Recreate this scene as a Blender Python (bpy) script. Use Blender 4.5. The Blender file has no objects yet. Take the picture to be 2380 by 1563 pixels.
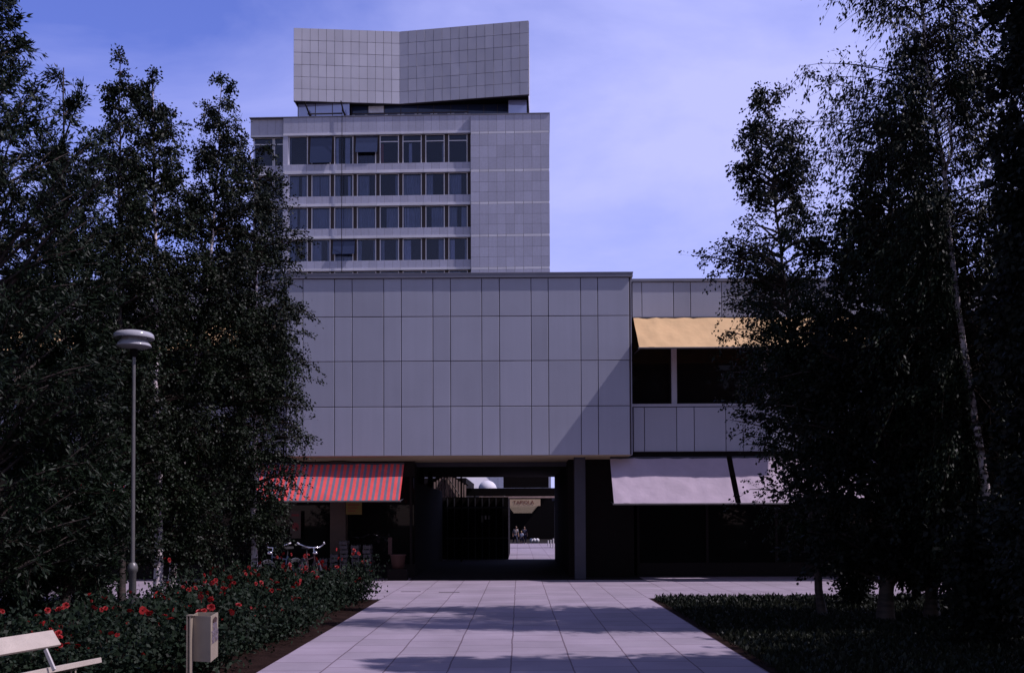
import bpy, math, random
import numpy as np
from mathutils import Vector, Matrix
R = math.radians
random.seed(7)
col = bpy.context.scene.collection
scene = bpy.context.scene

# ------------------------------------------------------------------ camera model
F = 2314.0                     # focal length in photo pixels (photo taken as 2380 wide)
PITCH, YAW, ROLL = R(1.5), R(0.4), R(-0.23)
CY = 1203.0 - F * math.tan(PITCH)
CAMP = Vector((0, 0, 1.6))
CM = Matrix.Rotation(YAW, 3, 'Z') @ Matrix.Rotation(R(90) + PITCH, 3, 'X') @ Matrix.Rotation(ROLL, 3, 'Z')
cd = bpy.data.cameras.new('camera'); cam = bpy.data.objects.new('camera', cd); col.objects.link(cam)
cd.sensor_width = 36; cd.lens = 36 * F / 2380; cd.clip_end = 3000; cd.clip_start = .1
cd.shift_y = (CY - 781.5) / 2380
cam.matrix_world = Matrix.Translation(CAMP) @ CM.to_4x4()
scene.camera = cam

def ray(u, v):
    return CM @ Vector(((u - 1190) / F, (CY - v) / F, -1))
def W(u, v, y):                # point seen at photo pixel u,v on the plane at depth y
    d = ray(u, v); t = y / d.y
    return CAMP + d * t
def G(u, v, z=0.0):            # point on the ground
    d = ray(u, v); t = (z - CAMP.z) / d.z
    return CAMP + d * t

# ------------------------------------------------------------------ mesh helpers
class MB:
    def __init__(s): s.v = []; s.f = []; s.m = []; s.t = []; s.sm = []
    def add(s, vs, fs, m=0, tone=0.5, smooth=False):
        n = len(s.v); s.v += [tuple(p) for p in vs]
        for f in fs:
            s.f.append([n + i for i in f]); s.m.append(m); s.t.append(tone); s.sm.append(smooth)
    def box(s, x0, x1, y0, y1, z0, z1, m=0, tone=0.5):
        s.add([(x0,y0,z0),(x1,y0,z0),(x1,y1,z0),(x0,y1,z0),(x0,y0,z1),(x1,y0,z1),(x1,y1,z1),(x0,y1,z1)],
              [(0,3,2,1),(4,5,6,7),(0,1,5,4),(1,2,6,5),(2,3,7,6),(3,0,4,7)], m, tone)
    def obox(s, c, ax, ay, az, m=0, tone=.5):   # centre and three half-axis vectors
        c = Vector(c); ax = Vector(ax); ay = Vector(ay); az = Vector(az)
        vs = [c + ax*i + ay*j + az*k for k in (-1,1) for i, j in ((-1,-1),(1,-1),(1,1),(-1,1))]
        s.add(vs, [(0,3,2,1),(4,5,6,7),(0,1,5,4),(1,2,6,5),(2,3,7,6),(3,0,4,7)], m, tone)
    def tube(s, pts, rad, n=8, m=0, cap=True, smooth=True, tone=.5):
        pts = [Vector(p) for p in pts]
        if not hasattr(rad, '__len__'): rad = [rad]*len(pts)
        rings = []; ref = None
        for i, p in enumerate(pts):
            d = (pts[min(i+1, len(pts)-1)] - pts[max(i-1, 0)]).normalized()
            if ref is None: ref = Vector((0,0,1)) if abs(d.z) < .9 else Vector((1,0,0))
            a = d.cross(ref).normalized(); b = d.cross(a); ref = a.cross(d)
            rings.append([p + (a*math.cos(2*math.pi*k/n) + b*math.sin(2*math.pi*k/n))*rad[i] for k in range(n)])
        vs = [q for r in rings for q in r]; fs = []
        for i in range(len(pts)-1):
            for k in range(n):
                fs.append((i*n+k, i*n+(k+1)%n, (i+1)*n+(k+1)%n, (i+1)*n+k))
        s.add(vs, fs, m, tone, smooth)
        if cap:
            s.add(rings[0], [tuple(range(n))], m, tone); s.add(rings[-1], [tuple(range(n))[::-1]], m, tone)
    def lathe(s, prof, c=(0,0,0), n=32, m=0, smooth=True):
        vs = [(c[0]+r*math.cos(2*math.pi*k/n), c[1]+r*math.sin(2*math.pi*k/n), c[2]+z) for r, z in prof for k in range(n)]
        fs = [(i*n+k, i*n+(k+1)%n, (i+1)*n+(k+1)%n, (i+1)*n+k) for i in range(len(prof)-1) for k in range(n)]
        s.add(vs, fs, m, .5, smooth)
    def torus(s, c, rx, r, axis='x', n=28, k=6, m=0):
        pts = []
        for i in range(n):
            a = 2*math.pi*i/n
            pts.append((a,))
        vs = []
        for (a,) in pts:
            for j in range(k):
                b = 2*math.pi*j/k; q = rx + r*math.cos(b); o = r*math.sin(b)
                p = {'x': (o, q*math.cos(a), q*math.sin(a)), 'y': (q*math.cos(a), o, q*math.sin(a)), 'z': (q*math.cos(a), q*math.sin(a), o)}[axis]
                vs.append((c[0]+p[0], c[1]+p[1], c[2]+p[2]))
        fs = [(i*k+j, i*k+(j+1)%k, ((i+1)%n)*k+(j+1)%k, ((i+1)%n)*k+j) for i in range(n) for j in range(k)]
        s.add(vs, fs, m, .5, True)
    def build(s, name, mats, parent=None, world=True, label=None):
        me = bpy.data.meshes.new(name)
        vs = s.v
        if parent is not None and world:
            inv = base_matrix(parent).inverted()
            vs = [inv @ Vector(p) for p in vs]
        me.from_pydata(vs, [], s.f)
        if not isinstance(mats, (list, tuple)): mats = [mats]
        for m in mats: me.materials.append(m)
        me.polygons.foreach_set('material_index', s.m)
        me.polygons.foreach_set('use_smooth', s.sm)
        at = me.attributes.new('tone', 'FLOAT', 'FACE'); at.data.foreach_set('value', s.t)
        me.update()
        o = bpy.data.objects.new(name, me); col.objects.link(o)
        if parent is not None: o.parent = parent
        if label: o['label'] = label
        return o

def base_matrix(o):
    m = Matrix.LocRotScale(o.location, o.rotation_euler, o.scale)
    return base_matrix(o.parent) @ m if o.parent else m
def thing(name, label, cat, loc=(0,0,0), rz=0, group=None):
    o = bpy.data.objects.new(name, None); col.objects.link(o)
    o.location = loc; o.rotation_euler = (0,0,rz); o['label'] = label; o['category'] = cat
    o.empty_display_size = .2
    if group: o['group'] = group
    return o
def tag(o, label, cat, group=None):
    o['label'] = label; o['category'] = cat
    if group: o['group'] = group
    return o
def kind(o, k): o['kind'] = k; return o
def dup(root, loc, rz, label=None):
    r = root.copy(); col.objects.link(r); r.location = loc; r.rotation_euler = (0,0,rz)
    if label: r['label'] = label
    for ch in list(root.children):
        c = ch.copy(); col.objects.link(c); c.parent = r
        for g in ch.children:
            d = g.copy(); col.objects.link(d); d.parent = c
    return r

# ------------------------------------------------------------------ materials
def mat(name, base, rough=.6, var=.12, scale=6, bump=0, bscale=40, metal=0, spec=.5, tone=0, coords='Object', fine=0, fscale=120, streak=0):
    m = bpy.data.materials.new(name); m.use_nodes = True
    nt = m.node_tree; N = nt.nodes; L = nt.links; b = N['Principled BSDF']
    b.inputs['Roughness'].default_value = rough; b.inputs['Metallic'].default_value = metal
    b.inputs['Specular IOR Level'].default_value = spec
    tc = N.new('ShaderNodeTexCoord')
    nz = N.new('ShaderNodeTexNoise'); nz.inputs['Scale'].default_value = scale; nz.inputs['Detail'].default_value = 6
    L.new(tc.outputs[coords], nz.inputs['Vector'])
    mr = N.new('ShaderNodeMapRange'); mr.inputs[1].default_value = .3; mr.inputs[2].default_value = .7
    mr.inputs[3].default_value = 1-var; mr.inputs[4].default_value = 1+var
    L.new(nz.outputs['Fac'], mr.inputs[0]); out = mr.outputs[0]
    def mul(a, bb):
        q = N.new('ShaderNodeMath'); q.operation = 'MULTIPLY'; L.new(a, q.inputs[0]); L.new(bb, q.inputs[1]); return q.outputs[0]
    def rng(sock, lo, hi, a=.3, c=.7):
        q = N.new('ShaderNodeMapRange'); q.inputs[1].default_value = a; q.inputs[2].default_value = c
        q.inputs[3].default_value = lo; q.inputs[4].default_value = hi; L.new(sock, q.inputs[0]); return q.outputs[0]
    if tone:
        at = N.new('ShaderNodeAttribute'); at.attribute_name = 'tone'
        out = mul(out, rng(at.outputs['Fac'], 1-tone, 1+tone, 0, 1))
    if fine:
        n2 = N.new('ShaderNodeTexNoise'); n2.inputs['Scale'].default_value = fscale; n2.inputs['Detail'].default_value = 3
        L.new(tc.outputs[coords], n2.inputs['Vector']); out = mul(out, rng(n2.outputs['Fac'], 1-fine, 1+fine))
    if streak:
        mp = N.new('ShaderNodeMapping'); mp.inputs['Scale'].default_value = (7, 7, .35); L.new(tc.outputs[coords], mp.inputs[0])
        n3 = N.new('ShaderNodeTexNoise'); n3.inputs['Scale'].default_value = 1; n3.inputs['Detail'].default_value = 4
        L.new(mp.outputs[0], n3.inputs['Vector']); out = mul(out, rng(n3.outputs['Fac'], 1-streak, 1+streak*.4))
    mx = N.new('ShaderNodeMix'); mx.data_type = 'RGBA'; mx.blend_type = 'MULTIPLY'; mx.inputs[0].default_value = 1
    mx.inputs[6].default_value = (*base, 1); L.new(out, mx.inputs[7]); L.new(mx.outputs[2], b.inputs['Base Color'])
    if bump:
        bn = N.new('ShaderNodeTexNoise'); bn.inputs['Scale'].default_value = bscale; bn.inputs['Detail'].default_value = 5
        L.new(tc.outputs[coords], bn.inputs['Vector'])
        bp = N.new('ShaderNodeBump'); bp.inputs['Strength'].default_value = bump; bp.inputs['Distance'].default_value = .02
        L.new(bn.outputs['Fac'], bp.inputs['Height']); L.new(bp.outputs[0], b.inputs['Normal'])
    return m

M = {}
M['panel']  = mat('facade_panel', (.385,.395,.465), .75, .05, .8, .05, 20, tone=.075, fine=.05, fscale=60, streak=.035)
M['joint']  = mat('panel_joint', (.06,.05,.06), .9)
M['tpanel'] = mat('tower_panel', (.50,.51,.63), .75, .06, .12, 0, tone=.08, streak=.05, fine=.05, fscale=4)
M['tband']  = mat('pale_band', (.78,.78,.84), .7, .08, .4, 0, tone=.08)
M['metalp'] = mat('metal_panel', (.61,.61,.68), .40, .07, .3, .10, .6, metal=.0, spec=.7, tone=.07)
M['coping'] = mat('sheet_metal_coping', (.20,.20,.24), .5, .08, 2, metal=.1)
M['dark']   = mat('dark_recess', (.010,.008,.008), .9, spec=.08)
M['brown']  = mat('brown_mullion', (.045,.03,.028), .6)
M['shopframe'] = mat('shop_frame', (.012,.009,.009), .7, spec=.15)
M['soffit'] = mat('beige_soffit', (.50,.40,.24), .8, .06, 1.5)
M['frame']  = mat('white_window_frame', (.80,.80,.84), .5, .05)
M['whitem'] = mat('white_enamel', (.55,.53,.52), .25, .06, 5)
M['lampw']  = mat('lamp_enamel', (.40,.40,.43), .14, .04, 5)
M['pole']   = mat('galvanised_pole', (.15,.145,.14), .4, .12, 8, metal=.3)
M['cream']  = mat('cream_paint', (.31,.26,.195), .55, .08, 9, .1, 60, streak=.1)
M['benchw'] = mat('bench_cream_paint', (.45,.39,.33), .6, .10, 6, .15, 70, fine=.06, fscale=90)
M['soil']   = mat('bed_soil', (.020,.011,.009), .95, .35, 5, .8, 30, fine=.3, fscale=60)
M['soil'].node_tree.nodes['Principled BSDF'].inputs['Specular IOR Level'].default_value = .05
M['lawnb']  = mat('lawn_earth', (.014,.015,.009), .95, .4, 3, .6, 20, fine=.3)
M['lawnb'].node_tree.nodes['Principled BSDF'].inputs['Specular IOR Level'].default_value = .05
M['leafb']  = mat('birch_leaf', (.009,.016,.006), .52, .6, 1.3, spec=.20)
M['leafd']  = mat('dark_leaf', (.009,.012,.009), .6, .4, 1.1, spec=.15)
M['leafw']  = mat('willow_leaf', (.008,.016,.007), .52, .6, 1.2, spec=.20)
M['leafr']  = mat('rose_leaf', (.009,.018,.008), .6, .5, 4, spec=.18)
M['leafg']  = mat('ground_leaf', (.013,.018,.009), .55, .4, 3, spec=.25)
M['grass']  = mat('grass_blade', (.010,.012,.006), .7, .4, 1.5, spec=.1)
M['petal']  = mat('red_petal', (.32,.010,.010), .6, .3, 20)
M['twig']   = mat('brown_twig', (.022,.015,.012), .9, .2, spec=.1)
M['chrome'] = mat('chrome', (.8,.8,.82), .12, .02, metal=1)
M['rubber'] = mat('black_rubber', (.02,.02,.02), .7)
M['bluep']  = mat('blue_bicycle_paint', (.010,.02,.05), .4)
M['redp']   = mat('maroon_bicycle_paint', (.04,.008,.008), .4)
M['conc']   = mat('column_concrete', (.045,.045,.06), .8, .1, 3)
M['redsign']= mat('red_print', (.14,.008,.008), .6)
M['yellow'] = mat('yellow_board', (.12,.085,.008), .6)
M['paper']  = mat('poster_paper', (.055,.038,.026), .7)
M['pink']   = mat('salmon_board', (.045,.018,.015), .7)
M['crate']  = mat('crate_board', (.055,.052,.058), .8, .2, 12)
M['print']  = mat('grey_print', (.16,.13,.18), .7)
M['slat']   = mat('pale_timber', (.60,.44,.38), .7, .15, 6)
M['beige']  = mat('canopy_beige', (.55,.42,.25), .7)
M['tent']   = mat('white_canvas', (.70,.68,.72), .7, .05)
M['skin']   = mat('skin', (.45,.26,.19), .6, .05)
M['grey_sh']= mat('grey_shirt', (.34,.31,.34), .8)
M['navy']   = mat('navy_cloth', (.03,.03,.07), .8)
M['paleblue']=mat('pale_blue_cloth', (.42,.46,.62), .8)
M['blond']  = mat('blond_hair', (.50,.36,.16), .6)
M['brownhair']=mat('brown_hair', (.08,.05,.035), .6)
M['redtrs'] = mat('red_cloth', (.40,.08,.06), .8)

def glass(name, tint=(.78,.82,.92), refl=1.0, dark=None, rough=.02):
    m = bpy.data.materials.new(name); m.use_nodes = True; nt = m.node_tree; N = nt.nodes; L = nt.links
    N.clear(); o = N.new('ShaderNodeOutputMaterial')
    fr = N.new('ShaderNodeFresnel'); fr.inputs[0].default_value = 1.52
    tc = N.new('ShaderNodeTexCoord'); nz = N.new('ShaderNodeTexNoise'); nz.inputs['Scale'].default_value = .5; L.new(tc.outputs['Object'], nz.inputs['Vector'])
    bp = N.new('ShaderNodeBump'); bp.inputs['Strength'].default_value = .03; L.new(nz.outputs['Fac'], bp.inputs['Height'])
    gl = N.new('ShaderNodeBsdfGlossy'); gl.inputs['Roughness'].default_value = rough; gl.inputs['Color'].default_value = (.9,.9,.95,1); L.new(bp.outputs[0], gl.inputs['Normal'])
    if dark: tr = N.new('ShaderNodeBsdfDiffuse'); tr.inputs[0].default_value = (*dark, 1)
    else: tr = N.new('ShaderNodeBsdfTransparent'); tr.inputs[0].default_value = (*tint, 1)
    mu = N.new('ShaderNodeMath'); mu.operation = 'MULTIPLY'; mu.inputs[1].default_value = refl; L.new(fr.outputs[0], mu.inputs[0])
    mx = N.new('ShaderNodeMixShader'); L.new(mu.outputs[0], mx.inputs[0]); L.new(tr.outputs[0], mx.inputs[1]); L.new(gl.outputs[0], mx.inputs[2])
    L.new(mx.outputs[0], o.inputs[0]); return m
M['glass'] = glass('window_glass')
M['shopglass'] = glass('shop_glass', dark=(.006,.006,.006), refl=.35)
M['wingglass'] = glass('wing_glass', dark=(.007,.006,.006), refl=.25)
M['skyglass'] = glass('painted_sky_glass', dark=(.33,.37,.66), refl=7, rough=.03)  # pale blue diffuse painted in for the reflected sky
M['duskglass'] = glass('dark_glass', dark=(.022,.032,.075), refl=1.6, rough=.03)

def curtain_mat():
    m = mat('curtain_cloth', (.42,.45,.52), .9, .1, 1)
    nt = m.node_tree; N = nt.nodes; L = nt.links; b = N['Principled BSDF']
    tc = N.new('ShaderNodeTexCoord'); wv = N.new('ShaderNodeTexWave'); wv.inputs['Scale'].default_value = 2.2; wv.inputs['Distortion'].default_value = 1.5; wv.inputs['Detail'].default_value = 1
    L.new(tc.outputs['Object'], wv.inputs['Vector'])
    bp = N.new('ShaderNodeBump'); bp.inputs['Strength'].default_value = .8; bp.inputs['Distance'].default_value = .06; L.new(wv.outputs['Fac'], bp.inputs['Height']); L.new(bp.outputs[0], b.inputs['Normal'])
    return m
M['curtain'] = curtain_mat()
M['curtain_w'] = mat('white_curtain_cloth', (.62,.63,.72), .9, .1, 3)

def paving_mat(name, w=.664, l=.62, offx=.094, base=(.325,.275,.33)):
    m = mat(name, base, .85, .07, .9, .12, 90, fine=.10, fscale=140)
    nt = m.node_tree; N = nt.nodes; L = nt.links; b = N['Principled BSDF']
    src = b.inputs['Base Color'].links[0].from_socket
    tc = N.new('ShaderNodeTexCoord'); sp = N.new('ShaderNodeSeparateXYZ'); L.new(tc.outputs['Object'], sp.inputs[0])
    # a little waviness in the joints
    nz = N.new('ShaderNodeTexNoise'); nz.inputs['Scale'].default_value = 1.2; L.new(tc.outputs['Object'], nz.inputs['Vector'])
    wob = N.new('ShaderNodeMath'); wob.operation = 'MULTIPLY_ADD'; wob.inputs[1].default_value = .03; wob.inputs[2].default_value = 0; L.new(nz.outputs['Fac'], wob.inputs[0])
    ax = N.new('ShaderNodeMath'); ax.operation = 'ADD'; ax.inputs[1].default_value = offx + 60*w - .015; L.new(sp.outputs['X'], ax.inputs[0])
    ax2 = N.new('ShaderNodeMath'); ax2.operation = 'ADD'; L.new(ax.outputs[0], ax2.inputs[0]); L.new(wob.outputs[0], ax2.inputs[1])
    ay = N.new('ShaderNodeMath'); ay.operation = 'ADD'; ay.inputs[1].default_value = 50; L.new(sp.outputs['Y'], ay.inputs[0])
    cb = N.new('ShaderNodeCombineXYZ'); L.new(ay.outputs[0], cb.inputs[0]); L.new(ax2.outputs[0], cb.inputs[1])
    br = N.new('ShaderNodeTexBrick'); br.offset = .37; br.offset_frequency = 2; br.squash = 1
    br.inputs['Scale'].default_value = 1; br.inputs['Mortar Size'].default_value = .009; br.inputs['Mortar Smooth'].default_value = .1
    br.inputs['Brick Width'].default_value = l; br.inputs['Row Height'].default_value = w
    br.inputs['Color1'].default_value = (.93,.93,.93,1); br.inputs['Color2'].default_value = (1.07,1.05,1.07,1); br.inputs['Mortar'].default_value = (.42,.34,.37,1)
    L.new(cb.outputs[0], br.inputs['Vector'])
    mx = N.new('ShaderNodeMix'); mx.data_type = 'RGBA'; mx.blend_type = 'MULTIPLY'; mx.inputs[0].default_value = 1
    L.new(src, mx.inputs[6]); L.new(br.outputs['Color'], mx.inputs[7])
    # old stains
    st = N.new('ShaderNodeTexNoise'); st.inputs['Scale'].default_value = .45; st.inputs['Detail'].default_value = 8; st.inputs['Roughness'].default_value = .7; L.new(tc.outputs['Object'], st.inputs['Vector'])
    mr = N.new('ShaderNodeMapRange'); mr.inputs[1].default_value = .35; mr.inputs[2].default_value = .65; mr.inputs[3].default_value = .88; mr.inputs[4].default_value = 1.06; L.new(st.outputs['Fac'], mr.inputs[0])
    m2 = N.new('ShaderNodeMix'); m2.data_type = 'RGBA'; m2.blend_type = 'MULTIPLY'; m2.inputs[0].default_value = 1
    L.new(mx.outputs[2], m2.inputs[6]); L.new(mr.outputs[0], m2.inputs[7]); L.new(m2.outputs[2], b.inputs['Base Color'])
    return m
M['paving'] = paving_mat('path_slabs')
M['shade_floor'] = mat('shade_dark_floor', (.020,.017,.018), .95, .2, 3, .3, 80, spec=.1)  # shade put into the floor colour, far darker than the paving
M['plaza'] = paving_mat('plaza_slabs', 1.3, 1.3, .0)

def cloth_mat(name, c1, c2=None, period=.15, transl=.25):
    m = bpy.data.materials.new(name); m.use_nodes = True; nt = m.node_tree; N = nt.nodes; L = nt.links
    b = N['Principled BSDF']; b.inputs['Roughness'].default_value = .85; b.inputs['Specular IOR Level'].default_value = .2
    o = N['Material Output']; tc = N.new('ShaderNodeTexCoord')
    nz = N.new('ShaderNodeTexNoise'); nz.inputs['Scale'].default_value = 2; nz.inputs['Detail'].default_value = 6; L.new(tc.outputs['Object'], nz.inputs['Vector'])
    mr = N.new('ShaderNodeMapRange'); mr.inputs[1].default_value = .3; mr.inputs[2].default_value = .7; mr.inputs[3].default_value = .9; mr.inputs[4].default_value = 1.06; L.new(nz.outputs['Fac'], mr.inputs[0])
    mx = N.new('ShaderNodeMix'); mx.data_type = 'RGBA'; mx.blend_type = 'MULTIPLY'; mx.inputs[0].default_value = 1; L.new(mr.outputs[0], mx.inputs[7])
    if c2:
        sp = N.new('ShaderNodeSeparateXYZ'); L.new(tc.outputs['Object'], sp.inputs[0])
        d = N.new('ShaderNodeMath'); d.operation = 'MULTIPLY_ADD'; d.inputs[1].default_value = 1/period; d.inputs[2].default_value = 500; L.new(sp.outputs['X'], d.inputs[0])
        fr = N.new('ShaderNodeMath'); fr.operation = 'FRACT'; L.new(d.outputs[0], fr.inputs[0])
        gt = N.new('ShaderNodeMath'); gt.operation = 'GREATER_THAN'; gt.inputs[1].default_value = .54; L.new(fr.outputs[0], gt.inputs[0])
        cm = N.new('ShaderNodeMix'); cm.data_type = 'RGBA'; cm.inputs[6].default_value = (*c1,1); cm.inputs[7].default_value = (*c2,1); L.new(gt.outputs[0], cm.inputs[0])
        L.new(cm.outputs[2], mx.inputs[6])
    else: mx.inputs[6].default_value = (*c1,1)
    L.new(mx.outputs[2], b.inputs['Base Color'])
    tr = N.new('ShaderNodeBsdfTranslucent'); L.new(mx.outputs[2], tr.inputs[0])
    ms = N.new('ShaderNodeMixShader'); ms.inputs[0].default_value = transl; L.new(b.outputs[0], ms.inputs[1]); L.new(tr.outputs[0], ms.inputs[2]); L.new(ms.outputs[0], o.inputs[0])
    n2 = N.new('ShaderNodeTexNoise'); n2.inputs['Scale'].default_value = 3; n2.inputs['Detail'].default_value = 3; L.new(tc.outputs['Object'], n2.inputs['Vector'])
    bp = N.new('ShaderNodeBump'); bp.inputs['Strength'].default_value = .45; bp.inputs['Distance'].default_value = .06; L.new(n2.outputs['Fac'], bp.inputs['Height']); L.new(bp.outputs[0], b.inputs['Normal'])
    return m
M['awn_y'] = cloth_mat('yellow_canvas', (.84,.59,.31))
M['awn_p'] = cloth_mat('lilac_canvas', (.62,.52,.60))
M['awn_r'] = cloth_mat('striped_canvas', (.95,.135,.13), (.23,.22,.30), .150)

def bark_mat(name, base, dark, sc=9, thr=.52):
    m = bpy.data.materials.new(name); m.use_nodes = True; nt = m.node_tree; N = nt.nodes; L = nt.links; b = N['Principled BSDF']
    b.inputs['Roughness'].default_value = .7
    tc = N.new('ShaderNodeTexCoord'); mp = N.new('ShaderNodeMapping'); mp.inputs['Scale'].default_value = (2,2,9); L.new(tc.outputs['Object'], mp.inputs[0])
    nz = N.new('ShaderNodeTexNoise'); nz.inputs['Scale'].default_value = 1.6; nz.inputs['Detail'].default_value = 5; L.new(mp.outputs[0], nz.inputs['Vector'])
    mr = N.new('ShaderNodeMapRange'); mr.inputs[1].default_value = thr-.05; mr.inputs[2].default_value = thr+.07; L.new(nz.outputs['Fac'], mr.inputs[0])
    mx = N.new('ShaderNodeMix'); mx.data_type = 'RGBA'; mx.inputs[6].default_value = (*base,1); mx.inputs[7].default_value = (*dark,1); L.new(mr.outputs[0], mx.inputs[0])
    L.new(mx.outputs[2], b.inputs['Base Color'])
    bp = N.new('ShaderNodeBump'); bp.inputs['Strength'].default_value = .5; bp.inputs['Distance'].default_value = .02; L.new(nz.outputs['Fac'], bp.inputs['Height']); L.new(bp.outputs[0], b.inputs['Normal'])
    return m
M['birch'] = bark_mat('birch_bark', (.82,.72,.75), (.06,.04,.035), thr=.56)
M['bark'] = bark_mat('dark_bark', (.05,.035,.03), (.02,.015,.012))

# ------------------------------------------------------------------ sky and sun
EL, AZ = R(50), R(100)         # azimuth from +Y towards +X
S = Vector((math.sin(AZ)*math.cos(EL), math.cos(AZ)*math.cos(EL), math.sin(EL)))
sd = bpy.data.lights.new('sun', 'SUN'); so = bpy.data.objects.new('sun', sd); col.objects.link(so)
sd.energy = 3.6; sd.angle = R(.53); sd.color = (1.0, .89, 1.0)
so.rotation_euler = S.to_track_quat('Z', 'Y').to_euler(); so.location = (20, -5, 30)
wd = bpy.data.worlds.new('World'); scene.world = wd; wd.use_nodes = True
N = wd.node_tree.nodes; L = wd.node_tree.links; bg = N['Background']
sky = N.new('ShaderNodeTexSky'); sky.sky_type = 'NISHITA'; sky.sun_disc = False; sky.sun_elevation = EL; sky.sun_rotation = AZ
sky.air_density = 1.0; sky.dust_density = .3; sky.ozone_density = 2.0
tc = N.new('ShaderNodeTexCoord'); mp = N.new('ShaderNodeMapping'); mp.inputs['Scale'].default_value = (1.1, 1.1, 3.0); mp.inputs['Rotation'].default_value = (0, R(16), 0); mp.inputs['Location'].default_value = (.35, 0, .2)
L.new(tc.outputs['Generated'], mp.inputs[0])
sp = N.new('ShaderNodeSeparateXYZ'); L.new(tc.outputs['Generated'], sp.inputs[0])
fm = N.new('ShaderNodeMapRange'); fm.interpolation_type = 'SMOOTHSTEP'; fm.inputs[1].default_value = .25; fm.inputs[2].default_value = .75; L.new(sp.outputs['Y'], fm.inputs[0])   # keeps thin cloud ahead; sky behind is toned down to limit ambient light
tc2 = N.new('ShaderNodeMix'); tc2.data_type = 'RGBA'; tc2.inputs[6].default_value = (1.15, .86, 1.02, 1); tc2.inputs[7].default_value = (1.0, .96, 1.95, 1); L.new(fm.outputs[0], tc2.inputs[0])
tint = N.new('ShaderNodeMix'); tint.data_type = 'RGBA'; tint.blend_type = 'MULTIPLY'; tint.inputs[0].default_value = 1
L.new(tc2.outputs[2], tint.inputs[7]); L.new(sky.outputs[0], tint.inputs[6])
def mth(op, a, b):
    q = N.new('ShaderNodeMath'); q.operation = op
    for k, v in enumerate((a, b)):
        if isinstance(v, (int, float)): q.inputs[k].default_value = v
        else: L.new(v, q.inputs[k])
    return q.outputs[0]
cn = N.new('ShaderNodeTexNoise'); cn.inputs['Scale'].default_value = 1.5; cn.inputs['Detail'].default_value = 7; cn.inputs['Roughness'].default_value = .55; cn.inputs['Distortion'].default_value = .5
L.new(mp.outputs[0], cn.inputs['Vector'])
fac = mth('ADD', mth('MULTIPLY', mth('SUBTRACT', cn.outputs['Fac'], .5), 2.6), .66)
fac = mth('ADD', fac, mth('MULTIPLY', sp.outputs['X'], .75))
fac = mth('SUBTRACT', fac, mth('MULTIPLY', mth('SUBTRACT', sp.outputs['Z'], .25), .7))
fac = mth('MULTIPLY', mth('MINIMUM', mth('MAXIMUM', fac, .05), .92), mth('ADD', mth('MULTIPLY', fm.outputs[0], .85), .15))
cm = N.new('ShaderNodeMix'); cm.data_type = 'RGBA'; cm.inputs[7].default_value = (5.8, 6.0, 11.2, 1)
L.new(fac, cm.inputs[0]); L.new(tint.outputs[2], cm.inputs[6]); L.new(cm.outputs[2], bg.inputs[0])
bg.inputs[1].default_value = .10
scene.view_settings.view_transform = 'Standard'; scene.view_settings.look = 'None'
scene.view_settings.exposure = 0; scene.view_settings.gamma = 1

# ------------------------------------------------------------------ ground
def sheet(name, x0, x1, y0, y1, z, m):
    b = MB(); b.add([(x0,y0,z),(x1,y0,z),(x1,y1,z),(x0,y1,z)], [(0,1,2,3)])
    return kind(b.build(name, m), 'structure')
PY = 19.85                     # near edge of the cross walkway
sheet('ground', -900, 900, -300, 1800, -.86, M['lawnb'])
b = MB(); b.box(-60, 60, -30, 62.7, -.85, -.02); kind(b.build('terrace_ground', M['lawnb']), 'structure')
b = MB()                       # T-shaped paving with a thin kerb edge
b.box(-2.75, 2.57, -6, PY, -.019, .0)
b.box(-30, 30, PY, 62.6, -.019, .0)
kind(b.build('path', M['paving']), 'structure')
b = MB(); b.box(-2.86, 3.2, 25.72, 38.3, .0045, .010); b.box(-30, -2.87, 26.6, 38, .0045, .010); b.box(3.21, 30, 26.9, 38, .0045, .010); kind(b.build('passage_shade_floor', M['shade_floor']), 'structure')  # dark sheet added over the light paving to stand in for shade
sheet('plaza', -60, 60, 62.75, 160, -.85+.03, M['shade_floor'])  # takes the shade-dark floor colour in place of lit slabs
b = MB(); b.box(-2.9, 4.0, 53.2, 53.9, .001, .006); kind(b.build('step_line', M['joint']), 'structure')  # flat dark strip drawn for the line of a step
# metal drain slots in the walkway
for (u0, u1, v) in ((932, 978, 1374), (1020, 1068, 1375.5)):
    p = G(u0, v); q = G(u1, v)
    b = MB(); b.box(p.x, q.x, p.y-.03, p.y+.03, .001, .006)
    tag(b.build('drain_grate', M['brown']), 'narrow rusty drain slot in the paving, %s of the two' % ('left' if u0 < 1000 else 'right'), 'drain', 'drain slots in the paving')

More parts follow.
